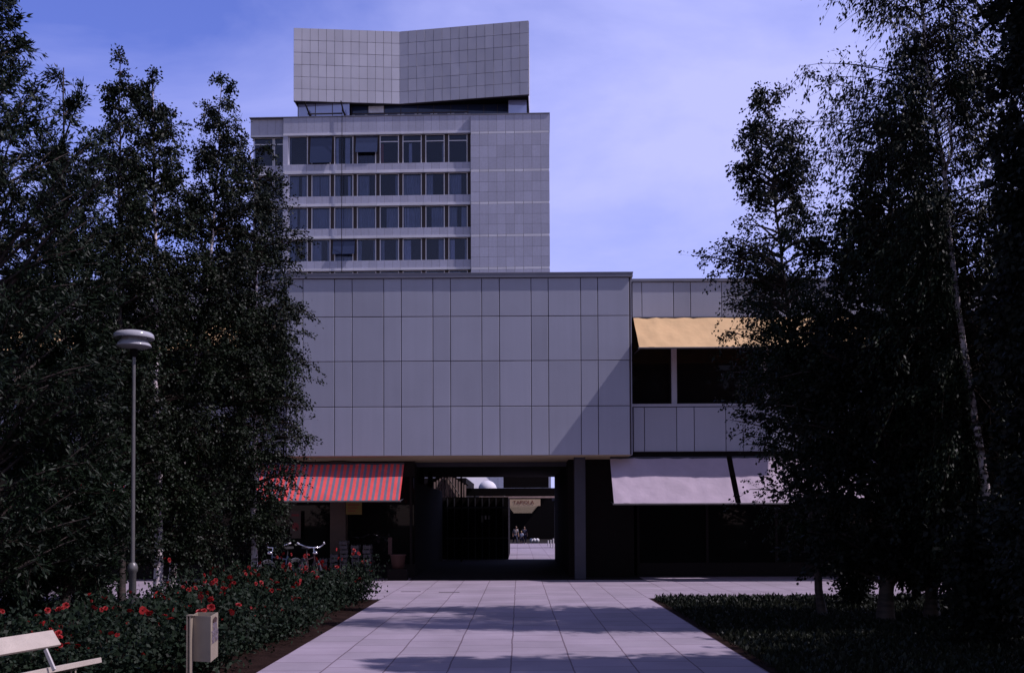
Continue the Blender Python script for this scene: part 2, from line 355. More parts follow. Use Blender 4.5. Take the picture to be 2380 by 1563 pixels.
# ------------------------------------------------------------------ shopping building
YB, YW, YR = 25.2, 26.0, 37.8  # block face, wing face, rear
bld = thing('shopping_building', 'low concrete-panelled shopping building with a projecting windowless block over a passage', 'building', (-1.5, YB, 0))
def ux(u, v, y): return W(u, v, y).x
def vz(u, v, y): return W(u, v, y).z
bx0, bx1 = ux(661, 850, YB), ux(1469, 850, YB)
bz0, bz1 = vz(1066, 1058.5, YB), vz(1066, 646, YB)
seam_u = [661, 703.8, 777.4, 818.2, 891.8, 932.6, 1006.2, 1047.1, 1119.9, 1161.2, 1234.8, 1274.9, 1350.3, 1390.1, 1467.5]
seam_v = [646, 735, 838.5, 944, 1058.5]
sx = [ux(u, 850, YB) for u in seam_u]; sx[0] = bx0+.05; sx[-1] = bx1-.06
szs = [vz(1066, v, YB) for v in seam_v][::-1]
rnd = random.Random(3)
def panels(mb, xs, zs, y, gap=.009, th=.03, fr=None, wob=.0015):
    for i in range(len(xs)-1):
        for j in range(len(zs)-1):
            x0, x1, z0, z1 = xs[i]+gap, xs[i+1]-gap, zs[j]+gap, zs[j+1]-gap
            t = rnd.random(); c = .006
            d = [rnd.uniform(-wob, wob) for _ in range(4)]
            vs = [(x0,y+th,z0),(x1,y+th,z0),(x1,y+th,z1),(x0,y+th,z1),
                  (x0,y+c,z0),(x1,y+c,z0),(x1,y+c,z1),(x0,y+c,z1),
                  (x0+c,y+d[0],z0+c),(x1-c,y+d[1],z0+c),(x1-c,y+d[2],z1-c),(x0+c,y+d[3],z1-c)]
            if fr: vs = [fr @ Vector(p) for p in vs]
            mb.add(vs, [(8,9,10,11),(4,5,9,8),(5,6,10,9),(6,7,11,10),(7,4,8,11),(0,1,5,4),(1,2,6,5),(2,3,7,6),(3,0,4,7)], 0, t)
wb = MB()
wb.box(bx0+.02, bx1-.02, YB+.028, YR, bz0+.02, bz1, 1)
panels(wb, sx, szs, YB)
# returns of the block (side panels)
for xs_ in (bx0, bx1-.03):
    for j in range(4):
        wb.box(xs_, xs_+.03, YB+.035, YW+.3, szs[j]+.01, szs[j+1]-.01, 0, .5)
wb.build('wall', [M['panel'], M['joint']], bld, label='projecting blank block clad in square grey panels')
b = MB(); zc = vz(1066, 635, YB)
b.box(bx0-.05, bx1+.03, YB-.05, YR, bz1+.004, zc)
b.box(bx0-.06, bx1+.04, YB-.06, YB+.02, zc-.018, zc+.004)
b.build('coping', M['coping'], bld)
b = MB(); b.box(bx0+.05, bx1-.05, YB+.05, 28.2, bz0-.006, bz0+.018); b.build('soffit', M['soffit'], bld)
# wings
wz0 = vz(1580, 1049, YW); wzs = vz(1580, 944, YW); wzw0 = vz(1580, 938, YW); wzw1 = vz(1580, 738, YW); wzt = vz(1580, 654.5, YW); wzc = vz(1580, 648.5, YW)
def wing(xa, xb, seams_u, flip):
    mb = MB()
    mb.box(xa, xb, YW+.028, YW+.25, wzw1, wzt, 1); mb.box(xa, xb, YW+.028, YW+.25, wz0, wzs, 1)
    mb.box(xa, xb, YW+.25, YW+.5, wz0+.05, wzt-.05, 1)
    panels(mb, seams_u[0], [wzw1+.01, wzt], YW); panels(mb, seams_u[1], [wz0, wzs-.01], YW)
    mb.build('wall', [M['panel'], M['joint']], bld, label='recessed %s wing wall of tall grey panels' % ('right' if flip > 0 else 'left'))
    mb = MB(); mb.box(xa, xb, YW-.04, YR, wzt+.003, wzc+.01); mb.build('coping', M['coping'], bld)
    mb = MB(); mb.box(xa, xb, YW-.03, YW+.05, wzs, wzw0); mb.build('window_sill', M['panel'], bld)
    mb = MB(); mb.box(xa, xb, YW+.06, YR, wz0-.16, wz0-.004); mb.build('fascia', M['dark'], bld)
def seams(u_list, step, x_end, sgn, y):
    xs = [ux(u, 700, y) for u in u_list]
    k = 0
    while (xs[-1] < x_end) if sgn > 0 else (xs[-1] > x_end):
        xs.append(xs[-1] + sgn*step[k % 2]); k += 1
    return sorted(xs)
pa, pb = 73.6*YW/F, 40.2*YW/F
XR, XL = 17.0, -24.0
wing(bx1+.002, XR, (seams([1469.5, 1491.8, 1565.4, 1604.9, 1677], (pb, pa), XR-1.4, 1, YW), seams([1470, 1495.6, 1570.3, 1611.1, 1684.3], (pb, pa), XR-1.4, 1, YW)), 1)
wing(XL, bx0-.002, (seams([660, 640, 566], (pb, pa), XL+1.4, -1, YW), seams([660, 640, 566], (pb, pa), XL+1.4, -1, YW)), -1)
# upper strip windows of the wings
def wing_window(x0, x1):
    f = MB(); w = .035
    f.box(x0, x0+w, YW+.10, YW+.16, wzw0, wzw1); f.box(x1-w, x1, YW+.10, YW+.16, wzw0, wzw1)
    f.box(x0+w, x1-w, YW+.10, YW+.16, wzw0, wzw0+w); f.box(x0+w, x1-w, YW+.10, YW+.16, wzw1-w, wzw1)
    fo = f.build('window', M['shopframe'], bld)
    p = MB(); p.box(x0+w, x1-w, YW+.125, YW+.135, wzw0+w, wzw1-w); p.build('pane', M['wingglass'], fo)
pw0, pw1 = ux(1561, 870, YW), ux(1573.5, 870, YW)
edges = [bx1+.05, pw0]
wing_window(*edges)
x = pw1; step = 2.42
def wing_pillar(xa, xb):
    pil = MB(); pil.box(xa, xb, YW+.02, YW+.24, wzw0+.002, wzw1); pil.build('pillar', M['panel'], bld)
wing_pillar(pw0+.002, pw1-.002)
while x < XR-1:
    wing_window(x, x+step-(pw1-pw0)); x += step
    wing_pillar(x-(pw1-pw0)+.002, x-.002)
x = bx0-.1
while x > XL+2:
    wing_window(x-step+.14, x); wing_pillar(x-step+.002, x-step+.138); x -= step
# ground floor shopfronts, inner walls
def shopfront(xa, xb, y, step, lbl):
    mb = MB()
    mb.box(xa, xb, y, y+.1, 0, .35); mb.box(xa, xb, y, y+.1, 2.75, 3.16)
    x = xa
    while x < xb-.05:
        mb.box(x, min(x+.07, xb), y-.02, y+.12, .352, 2.748); x += step
    o = mb.build('shopfront', M['shopframe'], bld, label=lbl)
    p = MB(); p.box(xa+.02, xb-.02, y+.045, y+.055, .34, 2.76); p.build('pane', M['shopglass'], o)
shopfront(3.25, XR, 27.5, 1.9, 'dark glazed shopfront under the lilac awnings')
shopfront(XL, -2.87, 27.3, 2.1, 'dark glazed shopfront under the striped awnings')
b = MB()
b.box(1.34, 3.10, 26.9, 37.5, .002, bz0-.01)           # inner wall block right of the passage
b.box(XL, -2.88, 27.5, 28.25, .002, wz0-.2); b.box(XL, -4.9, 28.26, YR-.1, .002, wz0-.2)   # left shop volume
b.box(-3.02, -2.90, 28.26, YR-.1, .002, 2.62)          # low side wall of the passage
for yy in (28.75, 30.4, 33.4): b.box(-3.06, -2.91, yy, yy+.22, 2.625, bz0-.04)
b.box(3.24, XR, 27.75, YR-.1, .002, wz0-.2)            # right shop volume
b.box(3.11, 3.23, 31, 31.1, .002, 2.55)                # dark infill added in the gap to hide the lit ground beyond
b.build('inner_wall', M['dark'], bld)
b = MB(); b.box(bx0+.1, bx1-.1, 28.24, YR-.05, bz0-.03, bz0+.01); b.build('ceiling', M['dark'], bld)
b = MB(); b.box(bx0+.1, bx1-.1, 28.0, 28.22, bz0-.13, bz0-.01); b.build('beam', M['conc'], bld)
c0, c1 = ux(1336, 1200, 25.9), ux(1361, 1200, 25.9)
b = MB(); b.box(c0, c1, 25.9, 26.25, .002, bz0-.008); b.build('column', M['conc'], bld)
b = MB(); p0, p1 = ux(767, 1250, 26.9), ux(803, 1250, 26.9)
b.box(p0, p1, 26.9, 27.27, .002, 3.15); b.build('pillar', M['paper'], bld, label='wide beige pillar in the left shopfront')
# passage clerestory piece on the left
# ---- awnings
def awning(x0, x1, yt, zt, yf, zf, m, lbl, valance=.0, seams_at=(), sag=.03):
    nx = max(8, int((x1-x0)/.12)); ny = 10
    vs = []; fs = []
    sm_ = [s for s in seams_at]
    for j in range(ny+1):
        t = j/ny
        for i in range(nx+1):
            x = x0 + (x1-x0)*i/nx
            edge = min(x-x0, x1-x)
            rip = .022*math.sin(x*2.1+.7)*math.sin(math.pi*t) + .010*math.sin(x*9+t*6+math.sin(x*3))*(1-t)**2 + .014*math.exp(-((x-x0)*1.2)**2)*math.sin((x-x0)*14-t*9) + .006*math.sin(x*7.3+t*2)*(1-t)
            for s_ in sm_:
                rip += -.018*math.exp(-((x-s_-.04*t)/.05)**2)
            z = zt + (zf-zt)*t - sag*math.sin(math.pi*t) + rip
            vs.append((x, yt+(yf-yt)*t, z))
    for j in range(ny):
        for i in range(nx):
            a = j*(nx+1)+i; fs.append((a, a+nx+1, a+nx+2, a+1))
    n = len(vs)
    vs += [(p[0], p[1]+.002, p[2]-.004) for p in vs]
    fs += [tuple(q+n for q in f[::-1]) for f in fs]
    mb = MB(); mb.add(vs, fs, 0, .5, True)
    o = mb.build('awning', m, bld, label=lbl)
    fb = MB(); fb.tube([(x0-.03, yf, zf-.02), (x1+.03, yf, zf-.02)], .022, 8); fb.build('front_bar', M['pole'], o)
    fa = MB()
    for xx in (x0+.02, x1-.02): fa.tube([(xx, yt+.02, zf+.05), (xx, yf+.05, zf-.03)], .012, 6)
    fa.tube([(x0, yt+.03, zt+.0), (x1, yt+.03, zt+.0)], .04, 8)
    fa.build('folding_arm', M['conc'], o)
yt, zt = YW-.02, vz(1580, 738.5, YW); zf = vz(1580, 806, 24.75)
yx0 = ux(1472, 740, YW); L1 = 5.9
awning(yx0, yx0+L1, yt, zt, 24.75, zf, M['awn_y'], 'long sunlit yellow canvas awning beside the projecting block', seams_at=(yx0+.72, yx0+1.55, yx0+2.6, yx0+4.0, yx0+5.0))
awning(yx0+L1+1.2, XR-.4, yt, zt, 24.75, zf, M['awn_y'], 'yellow canvas awning behind the trees at the right edge')
awning(-13.2, bx0-.35, yt, zt-.12, 24.75, zf-.02, M['awn_y'], 'yellow canvas awning glimpsed through the left birches')
awning(-20.0, -13.9, yt, zt-.12, 24.75, zf-.02, M['awn_y'], 'yellow canvas awning at the far left edge')
px0 = ux(1418, 1065, 25.6); px1 = ux(1689, 1065, 25.6)
pz = vz(1550, 1064, 25.6); pf = vz(1550, 1168.5, 24.6)
awning(px0, px1, 25.6, pz, 24.6, pf, M['awn_p'], 'lilac awning nearest the passage', seams_at=(px0+.5, px0+1.2, px0+2.1))
awning(px1+.14, px1+4.4, 25.6, pz, 24.6, pf, M['awn_p'], 'lilac awning half hidden behind the birch')
awning(px1+4.6, px1+8.6, 25.6, pz, 24.6, pf, M['awn_p'], 'lilac awning hidden deep behind the right trees')
rx1 = ux(939, 1080, 25.6); rz = vz(800, 1078, 25.6); rf = vz(800, 1162, 24.65)
awning(rx1-3.75, rx1, 25.6, rz, 24.65, rf, M['awn_r'], 'red and grey striped awning left of the passage', seams_at=(rx1-.45,))
awning(ux(120,1120,25.2), ux(362,1120,25.2), 25.6, rz, 24.65, rf, M['awn_r'], 'red striped awning glimpsed behind the left birches')

# ---- things around the shops
def board(name, label, cat, u0, u1, v0, v1, y, m, extra=None):
    a = W(u0, v1, y); c = W(u1, v0, y); mb = MB(); mb.box(a.x, c.x, y, y+.025, a.z, c.z)
    t = thing(name, label, cat, ((a.x+c.x)/2, y, a.z)); mb.build('board', m, t)
    if extra: extra(t, a, c, y)
    return t
def poster_print(t, a, c, y):
    mb = MB(); w = c.x-a.x; h = c.z-a.z; n = 24; cx, cz, r = (a.x+c.x)/2, a.z+h*.42, w*.33
    mb.add([(cx, y-.003, cz)]+[(cx+r*math.cos(2*math.pi*k/n), y-.003, cz+r*1.2*math.sin(2*math.pi*k/n)) for k in range(n)], [(0, k+1, (k+1)%n+1) for k in range(n)])
    mb.box(a.x+w*.15, c.x-w*.15, y-.004, y-.001, c.z-h*.2, c.z-h*.12)
    mb.build('print', M['redsign'], t)
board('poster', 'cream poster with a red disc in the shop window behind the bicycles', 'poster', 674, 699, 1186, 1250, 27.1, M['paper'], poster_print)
def sign_print(t, a, c, y):
    mb = MB(); w = c.x-a.x; h = c.z-a.z
    for k in range(3): mb.box(a.x+w*.12, c.x-w*(.15+.12*k), y-.004, y-.001, c.z-h*(.25+.24*k), c.z-h*(.18+.24*k))
    mb.build('print', M['redsign'], t)
board('shop_sign', 'yellow sign board hanging under the striped awning', 'sign', 804, 841, 1166, 1195, 26.8, M['yellow'], sign_print)
board('notice_board', 'pale upright notice panel beside the passage corner', 'notice', 902, 911, 1248, 1287, 26.3, M['pink'])
# crates
cr_h = .115
first = None
spots = [(755, 5, 'leftmost'), (779, 6, 'second from left'), (801, 9, 'tallest'), (828, 8, 'fourth'), (855, 8, 'rightmost')]
for (u, n, wd_) in spots:
    cx = ux(u, 1300, 26.25)
    for k in range(n):
        lab = 'fruit crate, %s from the bottom of the %s stack' % (['first','second','third','fourth','fifth','sixth','seventh','eighth','ninth'][k], wd_)
        if first is None:
            first = thing('fruit_crate', lab, 'crate', (cx, 26.25, .002), 0, 'fruit crates stacked outside the shop')
            mb = MB(); w = .10; d = .18
            mb.box(-w, w, -d, -d+.012, .012, .085); mb.box(-w, w, d-.012, d, .012, .085)
            mb.box(-w, -w+.012, -d+.012, d-.012, .012, .085); mb.box(w-.012, w, -d+.012, d-.012, .012, .085); mb.box(-w, w, -d, d, 0, .011)
            for sx_ in (-1, 1):
                for sy_ in (-1, 1): mb.box(sx_*(w-.02)-.012, sx_*(w-.02)+.012, sy_*(d-.025)-.01, sy_*(d-.025)+.01, .0121, cr_h-.002)
            mb.build('tray', M['crate'], first, world=False)
        else:
            dup(first, (cx + random.uniform(-.01,.01), 26.25+random.uniform(-.02,.02), .002 + k*cr_h), random.uniform(-.05,.05), lab)
# salmon tub
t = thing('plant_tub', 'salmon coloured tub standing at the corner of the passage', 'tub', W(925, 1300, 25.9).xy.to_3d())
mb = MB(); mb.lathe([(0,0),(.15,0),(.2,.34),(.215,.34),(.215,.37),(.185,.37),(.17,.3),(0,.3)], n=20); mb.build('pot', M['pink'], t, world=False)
t.location.z = .3
mb = MB(); mb.box(-.25,.25,-.2,.2,-.298,0); mb.build('plinth', M['dark'], t, world=False)

# ---- passage furniture beyond the building
kx0, kx1 = -2.85, -.42
ki = thing('market_kiosk', 'dark kiosk with a slatted timber gable beyond the passage', 'kiosk', (-1.6, 40, 0))
mb = MB(); mb.box(-6.5, kx0-.02, 38.7, 60, .002, 2.30); mb.box(kx0, kx1, 38.7, 46, .002, 2.42); mb.build('wall', M['dark'], ki)
for k in range(9):
    xx = -2.8 + .27*k; mb = MB(); mb.box(xx, xx+.035, 38.64, 38.69, .01, 2.38); mb.build('frame_post', M['conc'], ki)
mb = MB(); mb.box(kx0, kx1, 38.60, 38.635, 1.98, 2.05); mb.box(kx0, kx1, 38.60, 38.635, .80, .86); mb.build('frame_rail', M['conc'], ki)
mb = MB()
rz_, ex0, ex1, ez = 3.42, -3.85, -2.02, 2.86
for (xa, za, xb, zb) in ((ex0, ez, -2.87, rz_), (-2.87, rz_, ex1, ez)):
    mb.add([(xa,39.6,za),(xb,39.6,zb),(xb,47,zb),(xa,47,za),(xa,39.6,za+.06),(xb,39.6,zb+.06),(xb,47,zb+.06),(xa,47,za+.06)],
           [(0,3,2,1),(4,5,6,7),(0,1,5,4),(1,2,6,5),(2,3,7,6),(3,0,4,7)])
mb.build('roof', M['dark'], ki)
mb = MB(); x = -3.6
while x < -2.1:
    top = ez + (rz_-ez)*(1-abs(x+2.87)/.9) - .06
    if top > 2.5: mb.box(x, x+.065, 39.52, 39.55, 2.44, top)
    x += .11
mb.build('gable_slats', M['slat'], ki)
mb = MB()
for (a_, b_) in (((-2.87, 39.48, 2.5), (-2.87, 39.48, 3.36)), ((-3.4, 39.48, 2.5), (-2.87, 39.48, 3.3)), ((-2.35, 39.48, 2.5), (-2.87, 39.48, 3.3))): mb.tube([a_, b_], .025, 6)
mb.build('truss', M['brown'], ki)
for u, lab in ((1121, 'white panel standing in for a bright gap in the dark kiosk, left of three'), (1129, 'white panel standing in for a bright gap in the dark kiosk, middle of three'), (1137, 'white panel standing in for a bright gap in the dark kiosk, right of three')):
    a = W(u-2.2, 1213 if u < 1125 else 1206, 38.65); c = W(u+1.6, 1197, 38.65)
    mb = MB(); mb.box(a.x, c.x, 38.66, 38.68, a.z, c.z); tag(mb.build('gap_light_panel', M['tent'], None), lab, 'notice', 'bright gap panels on the kiosk')  # white panels added in place of bright gaps between dark shapes
# beam and posts of the covered way
cw = thing('covered_walkway', 'dark post and beam frame spanning the lit walkway behind the passage', 'walkway frame', (0, 43, 0))
bx_0, bx_1 = ux(1076, 1140, 43), ux(1349, 1140, 43)
mb = MB(); mb.box(bx_0, bx_1, 43, 43.25, vz(1200, 1150.5, 43), vz(1200, 1133.5, 43)); mb.build('beam', M['dark'], cw)
mb = MB(); mb.box(bx_0+.7, bx_1-.1, 42.94, 42.99, vz(1200, 1156.5, 43), vz(1200, 1152.5, 43)); mb.build('lit_underside_bar', M['slat'], cw)  # pale bar painted as the lit underside of the beam
for u in (1079, 1342):
    xx = ux(u, 1150, 43); mb = MB(); mb.box(xx-.06, xx+.06, 43.02, 43.2, .002, vz(1200, 1133, 43)-.3); mb.build('post', M['dark'], cw)
for u in (1072,):
    xx = ux(u, 1150, 36.5)
    mb = MB(); mb.box(xx-.03, xx+.03, 36.5, 36.56, 2.46 if u > 1100 else .002, 3.1); mb.build('pillar', M['dark'], bld)
t = thing('sign_box', 'dark sign box mounted on top of the beam beyond the passage', 'sign', W(1222, 1133, 43.1))
a = W(1170, 1133, 43.1); c = W(1275, 1107.5, 43.1); mb = MB(); mb.box(a.x, c.x, 43.03, 43.28, a.z+.003, c.z); mb.build('case', M['dark'], t)
mb = MB()
for u in (1180, 1202, 1268): xx = ux(u, 1107, 43.1); mb.box(xx-.02, xx+.02, 43.1, 43.14, c.z, c.z+.14)
mb.build('hanger', M['dark'], t)
# hanging sign
t = thing('hanging_sign', 'beige sign with dark red lettering hanging over the walkway', 'sign', W(1216, 1165, 50))
a = W(1178, 1175, 50); c = W(1256, 1159, 50); mb = MB(); mb.box(a.x, c.x, 50, 50.08, a.z, c.z); mb.build('board', M['beige'], t)
def text(txt, size, loc, rot, m, parent, name='lettering', ext=.002):
    cu = bpy.data.curves.new(name, 'FONT'); cu.body = txt; cu.size = size; cu.align_x = 'CENTER'; cu.extrude = ext; cu.materials.append(m)
    tmp = bpy.data.objects.new(name, cu); me = bpy.data.meshes.new_from_object(tmp); bpy.data.objects.remove(tmp)
    o = bpy.data.objects.new(name, me); col.objects.link(o); o.parent = parent
    o.matrix_local = base_matrix(parent).inverted() @ (Matrix.Translation(loc) @ rot.to_4x4())
    return o
text('TAPIOLA', .26, ((a.x+c.x)/2, 49.99, a.z+.09), Matrix.Rotation(R(90), 3, 'X'), M['redsign'], t)
# stepped canopy beams further along
cn_ = thing('walkway_canopy', 'low canopy with pale beams receding along the walkway', 'canopy', (0, 66, -.82))
for k, y in enumerate((66, 71, 77, 84, 92, 100)):
    a = W(1181+2.4*k, 1178, y); c = W(1250-2.6*k, 1178, y)
    mb = MB(); z = vz(1216, 1175+3.2*k, y); mb.box(a.x, c.x, y, y+.35, z-.02, z+.22); mb.build('beam', M['beige'], cn_)
for k, y in enumerate((66, 77, 92)):
    a = W(1181+2.4*k, 1178, y); mb = MB(); mb.box(a.x-.5, a.x-.4, y, y+.1, -.82, 2.3); mb.build('post', M['dark'], cn_)
# side arcade walls beyond (dark, flanking the walkway)
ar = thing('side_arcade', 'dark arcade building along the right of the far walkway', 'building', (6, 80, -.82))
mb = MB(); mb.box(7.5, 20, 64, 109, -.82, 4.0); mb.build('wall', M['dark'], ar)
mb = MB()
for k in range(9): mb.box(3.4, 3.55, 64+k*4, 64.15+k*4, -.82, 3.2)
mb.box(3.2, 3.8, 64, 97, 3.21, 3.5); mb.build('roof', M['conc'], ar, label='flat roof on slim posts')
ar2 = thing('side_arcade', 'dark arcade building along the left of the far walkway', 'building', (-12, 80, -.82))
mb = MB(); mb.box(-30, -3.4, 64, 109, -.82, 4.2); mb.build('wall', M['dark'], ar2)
# white tent and dome
t = thing('market_tent', 'white sunlit market tent seen above the beam through the passage', 'tent', (W(1100,1130,75).x, 75, -.82))
ap = W(1075, 1072, 76.5)
mb = MB(); A = W(1000, 1150, 75); B = W(1172, 1150, 75)
mb.add([(A.x,75,A.z),(B.x,75,A.z),(B.x,78,A.z),(A.x,78,A.z),(ap.x+.6,76.3,ap.z),(ap.x-.6,76.3,ap.z)], [(0,1,4,5),(1,2,4),(2,3,5,4),(3,0,5)])
mb.build('canopy', M['tent'], t)
mb = MB()
for xx in (A.x, B.x):
    for yy in (75, 78): mb.tube([(xx, yy, -.82), (xx, yy, A.z)], .04, 6)
mb.build('pole', M['pole'], t)
t = thing('dome_rooflight', 'white domed rooflight seen above the beam through the passage', 'rooflight', (W(1133,1133,70).x, 70, 2.6))
r = 21*70/F; zt_ = vz(1133, 1116, 70); mb = MB()
mb.lathe([(r*math.cos(a_), zt_-2.6-r*.9+r*.9*math.sin(a_)) for a_ in [i*math.pi/20 for i in range(10)]]+[(.001, zt_-2.6)], n=28); mb.build('dome', M['tent'], t, world=False)
mb = MB(); mb.lathe([(.3,-3.42),(.3,zt_-2.6-r*.9),(r,zt_-2.6-r*.9)], n=20); mb.build('stand', M['conc'], t, world=False)
# posts and bollards
for i, (u, v0, v1) in enumerate(((1274, 1268, 1256), (1280, 1271, 1255), (1286, 1273, 1252))):
    p = G(u, v0); q = W(u, v1, p.y); mb = MB(); mb.tube([(0,0,0), (0,0,q.z-p.z)], .035, 8); mb.lathe([(.045,0),(.045,.02),(.0,.03)], (0,0,q.z-p.z), 10)
    o = mb.build('short_post', M['whitem']); o.location = (p.x, p.y, .002)
    tag(o, 'short white post at the right of the lit walkway, %s of three' % ('nearest','middle','farthest')[2-i], 'post', 'white posts by the walkway')
for i, u in enumerate((1235, 1242, 1249)):
    p = W(u, 1253, 80); mb = MB(); mb.lathe([(.0,-.01),(.07,0),(.06,.45),(.13,.5),(.17,.62),(.13,.74),(.0,.80)], n=14); o = mb.build('bollard', M['tent']); o.location = (p.x, 80, -.818)
    tag(o, 'white globe-topped bollard beyond the walking people, %s of three' % ('left','middle','right')[i], 'bollard', 'white bollards')

# ------------------------------------------------------------------ tower
TR = R(-1.5)
tw = thing('office_tower', 'tall grey panelled office tower with a folded metal crown behind the low building', 'building', (0, 112, 0), TR)
TM = Matrix.Translation((0,112,0)) @ Matrix.Rotation(TR, 4, 'Z'); TI = TM.inverted()
def T(u, v, bdep=0.0):          # tower-local point on the local plane y=bdep
    o = TI @ CAMP; d = TI.to_3x3() @ ray(u, v); t = (bdep - o.y)/d.y
    return o + d*t
def ta(u, v=450, b_=0): return T(u, v, b_).x
def tz(u, v, b_=0): return T(u, v, b_).z
a_c, a_r = ta(1094), ta(1277.5); a_l = ta(582, 450, .6); a_p0, a_p1 = ta(658, 450, .3), ta(669, 450, .3)
REF = 714
zroof = tz(REF, 272.5, .3); zroofR = tz(1185, 265.5, 0)
rows = [(310, 315, 382), (397.6, 404.4, 457), (474.4, 480.4, 532), (549.6, 555.4, 607), (624.7, 630, 684), (700, 705.6, 760), (776, 781, 836)]
zr = [(tz(REF, a, .3), tz(REF, b_, .3), tz(REF, c, .3)) for a, b_, c in rows]   # band top, band bottom = window top, window bottom
ZB = 4.4
wl = MB()
# core
wl.box(a_l+.1, a_c, 2.2, 14, ZB, zroof-.6, 1); wl.box(a_c+.05, a_r-.05, .035, 14, ZB, zroofR-.05, 1)
wl.box(a_l+.1, a_c+.02, .65, 2.2, zr[0][1], zroof-.1, 1)
# right solid part panels
nr = 9; xs = [a_c + (a_r-a_c)*i/nr for i in range(nr+1)]
zcur = zroofR
zs_list = []
prev = zroofR
for (bt, bb, wb_) in [(tz(1185, v1, 0), tz(1185, v2, 0), 0) for v1, v2 in ((304.5,310),(392.5,398.5),(468,473.5),(543.5,549.5),(619.5,625.5),(695,700.5),(771,776))]:
    h = prev - bt; n = 1 if prev == zroofR else 3
    panels(wl, xs, [bt + h*i/n for i in range(n+1)], 0, .010, .03)
    zs_list.append((bb, bt)); prev = bb
panels(wl, xs, [ZB, prev], 0, .012, .03)
# spandrels of windowed part
def spandrels(xa, xb, y, nseg):
    xs = [xa + (xb-xa)*i/nseg for i in range(nseg+1)]
    panels(wl, xs, [zr[0][0], zroof-.02], y, .010, .03)
    wl.box(xa, xb, y+.03, y+.35, zr[0][0], zroof-.03, 1)
    for k in range(len(zr)-1):
        panels(wl, xs, [zr[k+1][0], zr[k][2]], y, .010, .03)
        wl.box(xa, xb, y+.03, y+.35, zr[k+1][0], zr[k][2]-.02, 1)
    panels(wl, xs, [ZB, zr[-1][2]], y, .01, .03)
spandrels(a_p0, a_c-.004, .3, 24); spandrels(a_l, a_p0-.004, .6, 4)
wl.build('wall', [M['tpanel'], M['joint']], tw, world=False)
for (z0, z1) in zs_list:        # pale bands, one part per storey and block
    wl2 = MB(); x = a_c+.02
    while x < a_r-.1:
        w_ = (a_r-a_c)/9*rnd.choice((1, 1, 2)); x1_ = min(x+w_, a_r-.02); wl2.box(x+.02, x1_-.02, -.002, .034, z0+.01, z1-.01, 0, rnd.random()); x = x1_
    wl2.build('band', M['tband'], tw, world=False)
for (zt1, zt0, wb_) in zr:
    wl2 = MB()
    for i in range(8):
        w_ = (a_c-a_p0)/8; wl2.box(a_p0+w_*i+.012, a_p0+w_*(i+1)-.012, .26, .62, zt0, zt1-.01, 0, rnd.random())
    wl2.box(a_l, a_p0-.01, .56, .92, zt0, zt1-.01, 0, rnd.random())
    wl2.build('band', M['tband'], tw, world=False)
wl3 = MB(); z_ = ZB
for k in range(len(zr)):
    wl3.box(a_p0, a_p1, .32, .9, zr[k][2]-.01, zr[k][1]+.01, 0, rnd.random())
wl3.build('pier', M['tpanel'], tw, world=False)
b = MB(); b.box(a_l-.06, a_c-.01, .22, 14.1, zroof-.015, zroof+.07); b.box(a_c-.008, a_r+.06, -.08, 14.1, zroofR-.01, zroofR+.09); b.build('roof_coping', M['coping'], tw, world=False)
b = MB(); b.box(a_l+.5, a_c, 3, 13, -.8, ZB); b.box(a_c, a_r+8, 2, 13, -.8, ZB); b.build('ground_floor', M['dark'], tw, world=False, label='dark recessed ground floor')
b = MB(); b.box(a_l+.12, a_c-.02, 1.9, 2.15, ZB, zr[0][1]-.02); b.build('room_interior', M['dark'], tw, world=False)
# windows
pitch = (a_c - a_p1)/8.0
def t_window(x0, x1, y, z0, z1, style, top_light=False, k=0):
    f = MB(); w = .10
    f.box(x0, x0+w, y, y+.12, z0, z1); f.box(x1-w, x1, y, y+.12, z0, z1)
    f.box(x0+w, x1-w, y, y+.12, z0, z0+.07); f.box(x0+w, x1-w, y, y+.12, z1-.05, z1)
    if top_light: f.box(x0+w, x1-w, y, y+.12, z1-.78, z1-.68)
    fo = f.build('window', M['frame'], tw, world=False)
    p = MB(); p.box(x0+w, x1-w, y+.05, y+.06, z0+.07, z1-.05); p.build('pane', M['glass'], fo, world=False)
    ww = x1-x0; yc = y+.32
    for (s0, s1, mt) in style:
        c = MB(); n = max(3, int((s1-s0)*ww/.09)); pts = []
        for i in range(n+1):
            pts.append((x0+ww*(s0+(s1-s0)*i/n), yc+.035*math.sin(i*1.9+k)))
        vs = []
        for (px_, py_) in pts: vs += [(px_, py_, z0+.02), (px_, py_, z1-(.85 if top_light else .12))]
        c.add(vs, [(2*i, 2*i+2, 2*i+3, 2*i+1) for i in range(n)], 0, .5, False)
        co = c.build('curtain', M[mt], fo, world=False)
    return fo
C, Wt = 'curtain', 'curtain_w'
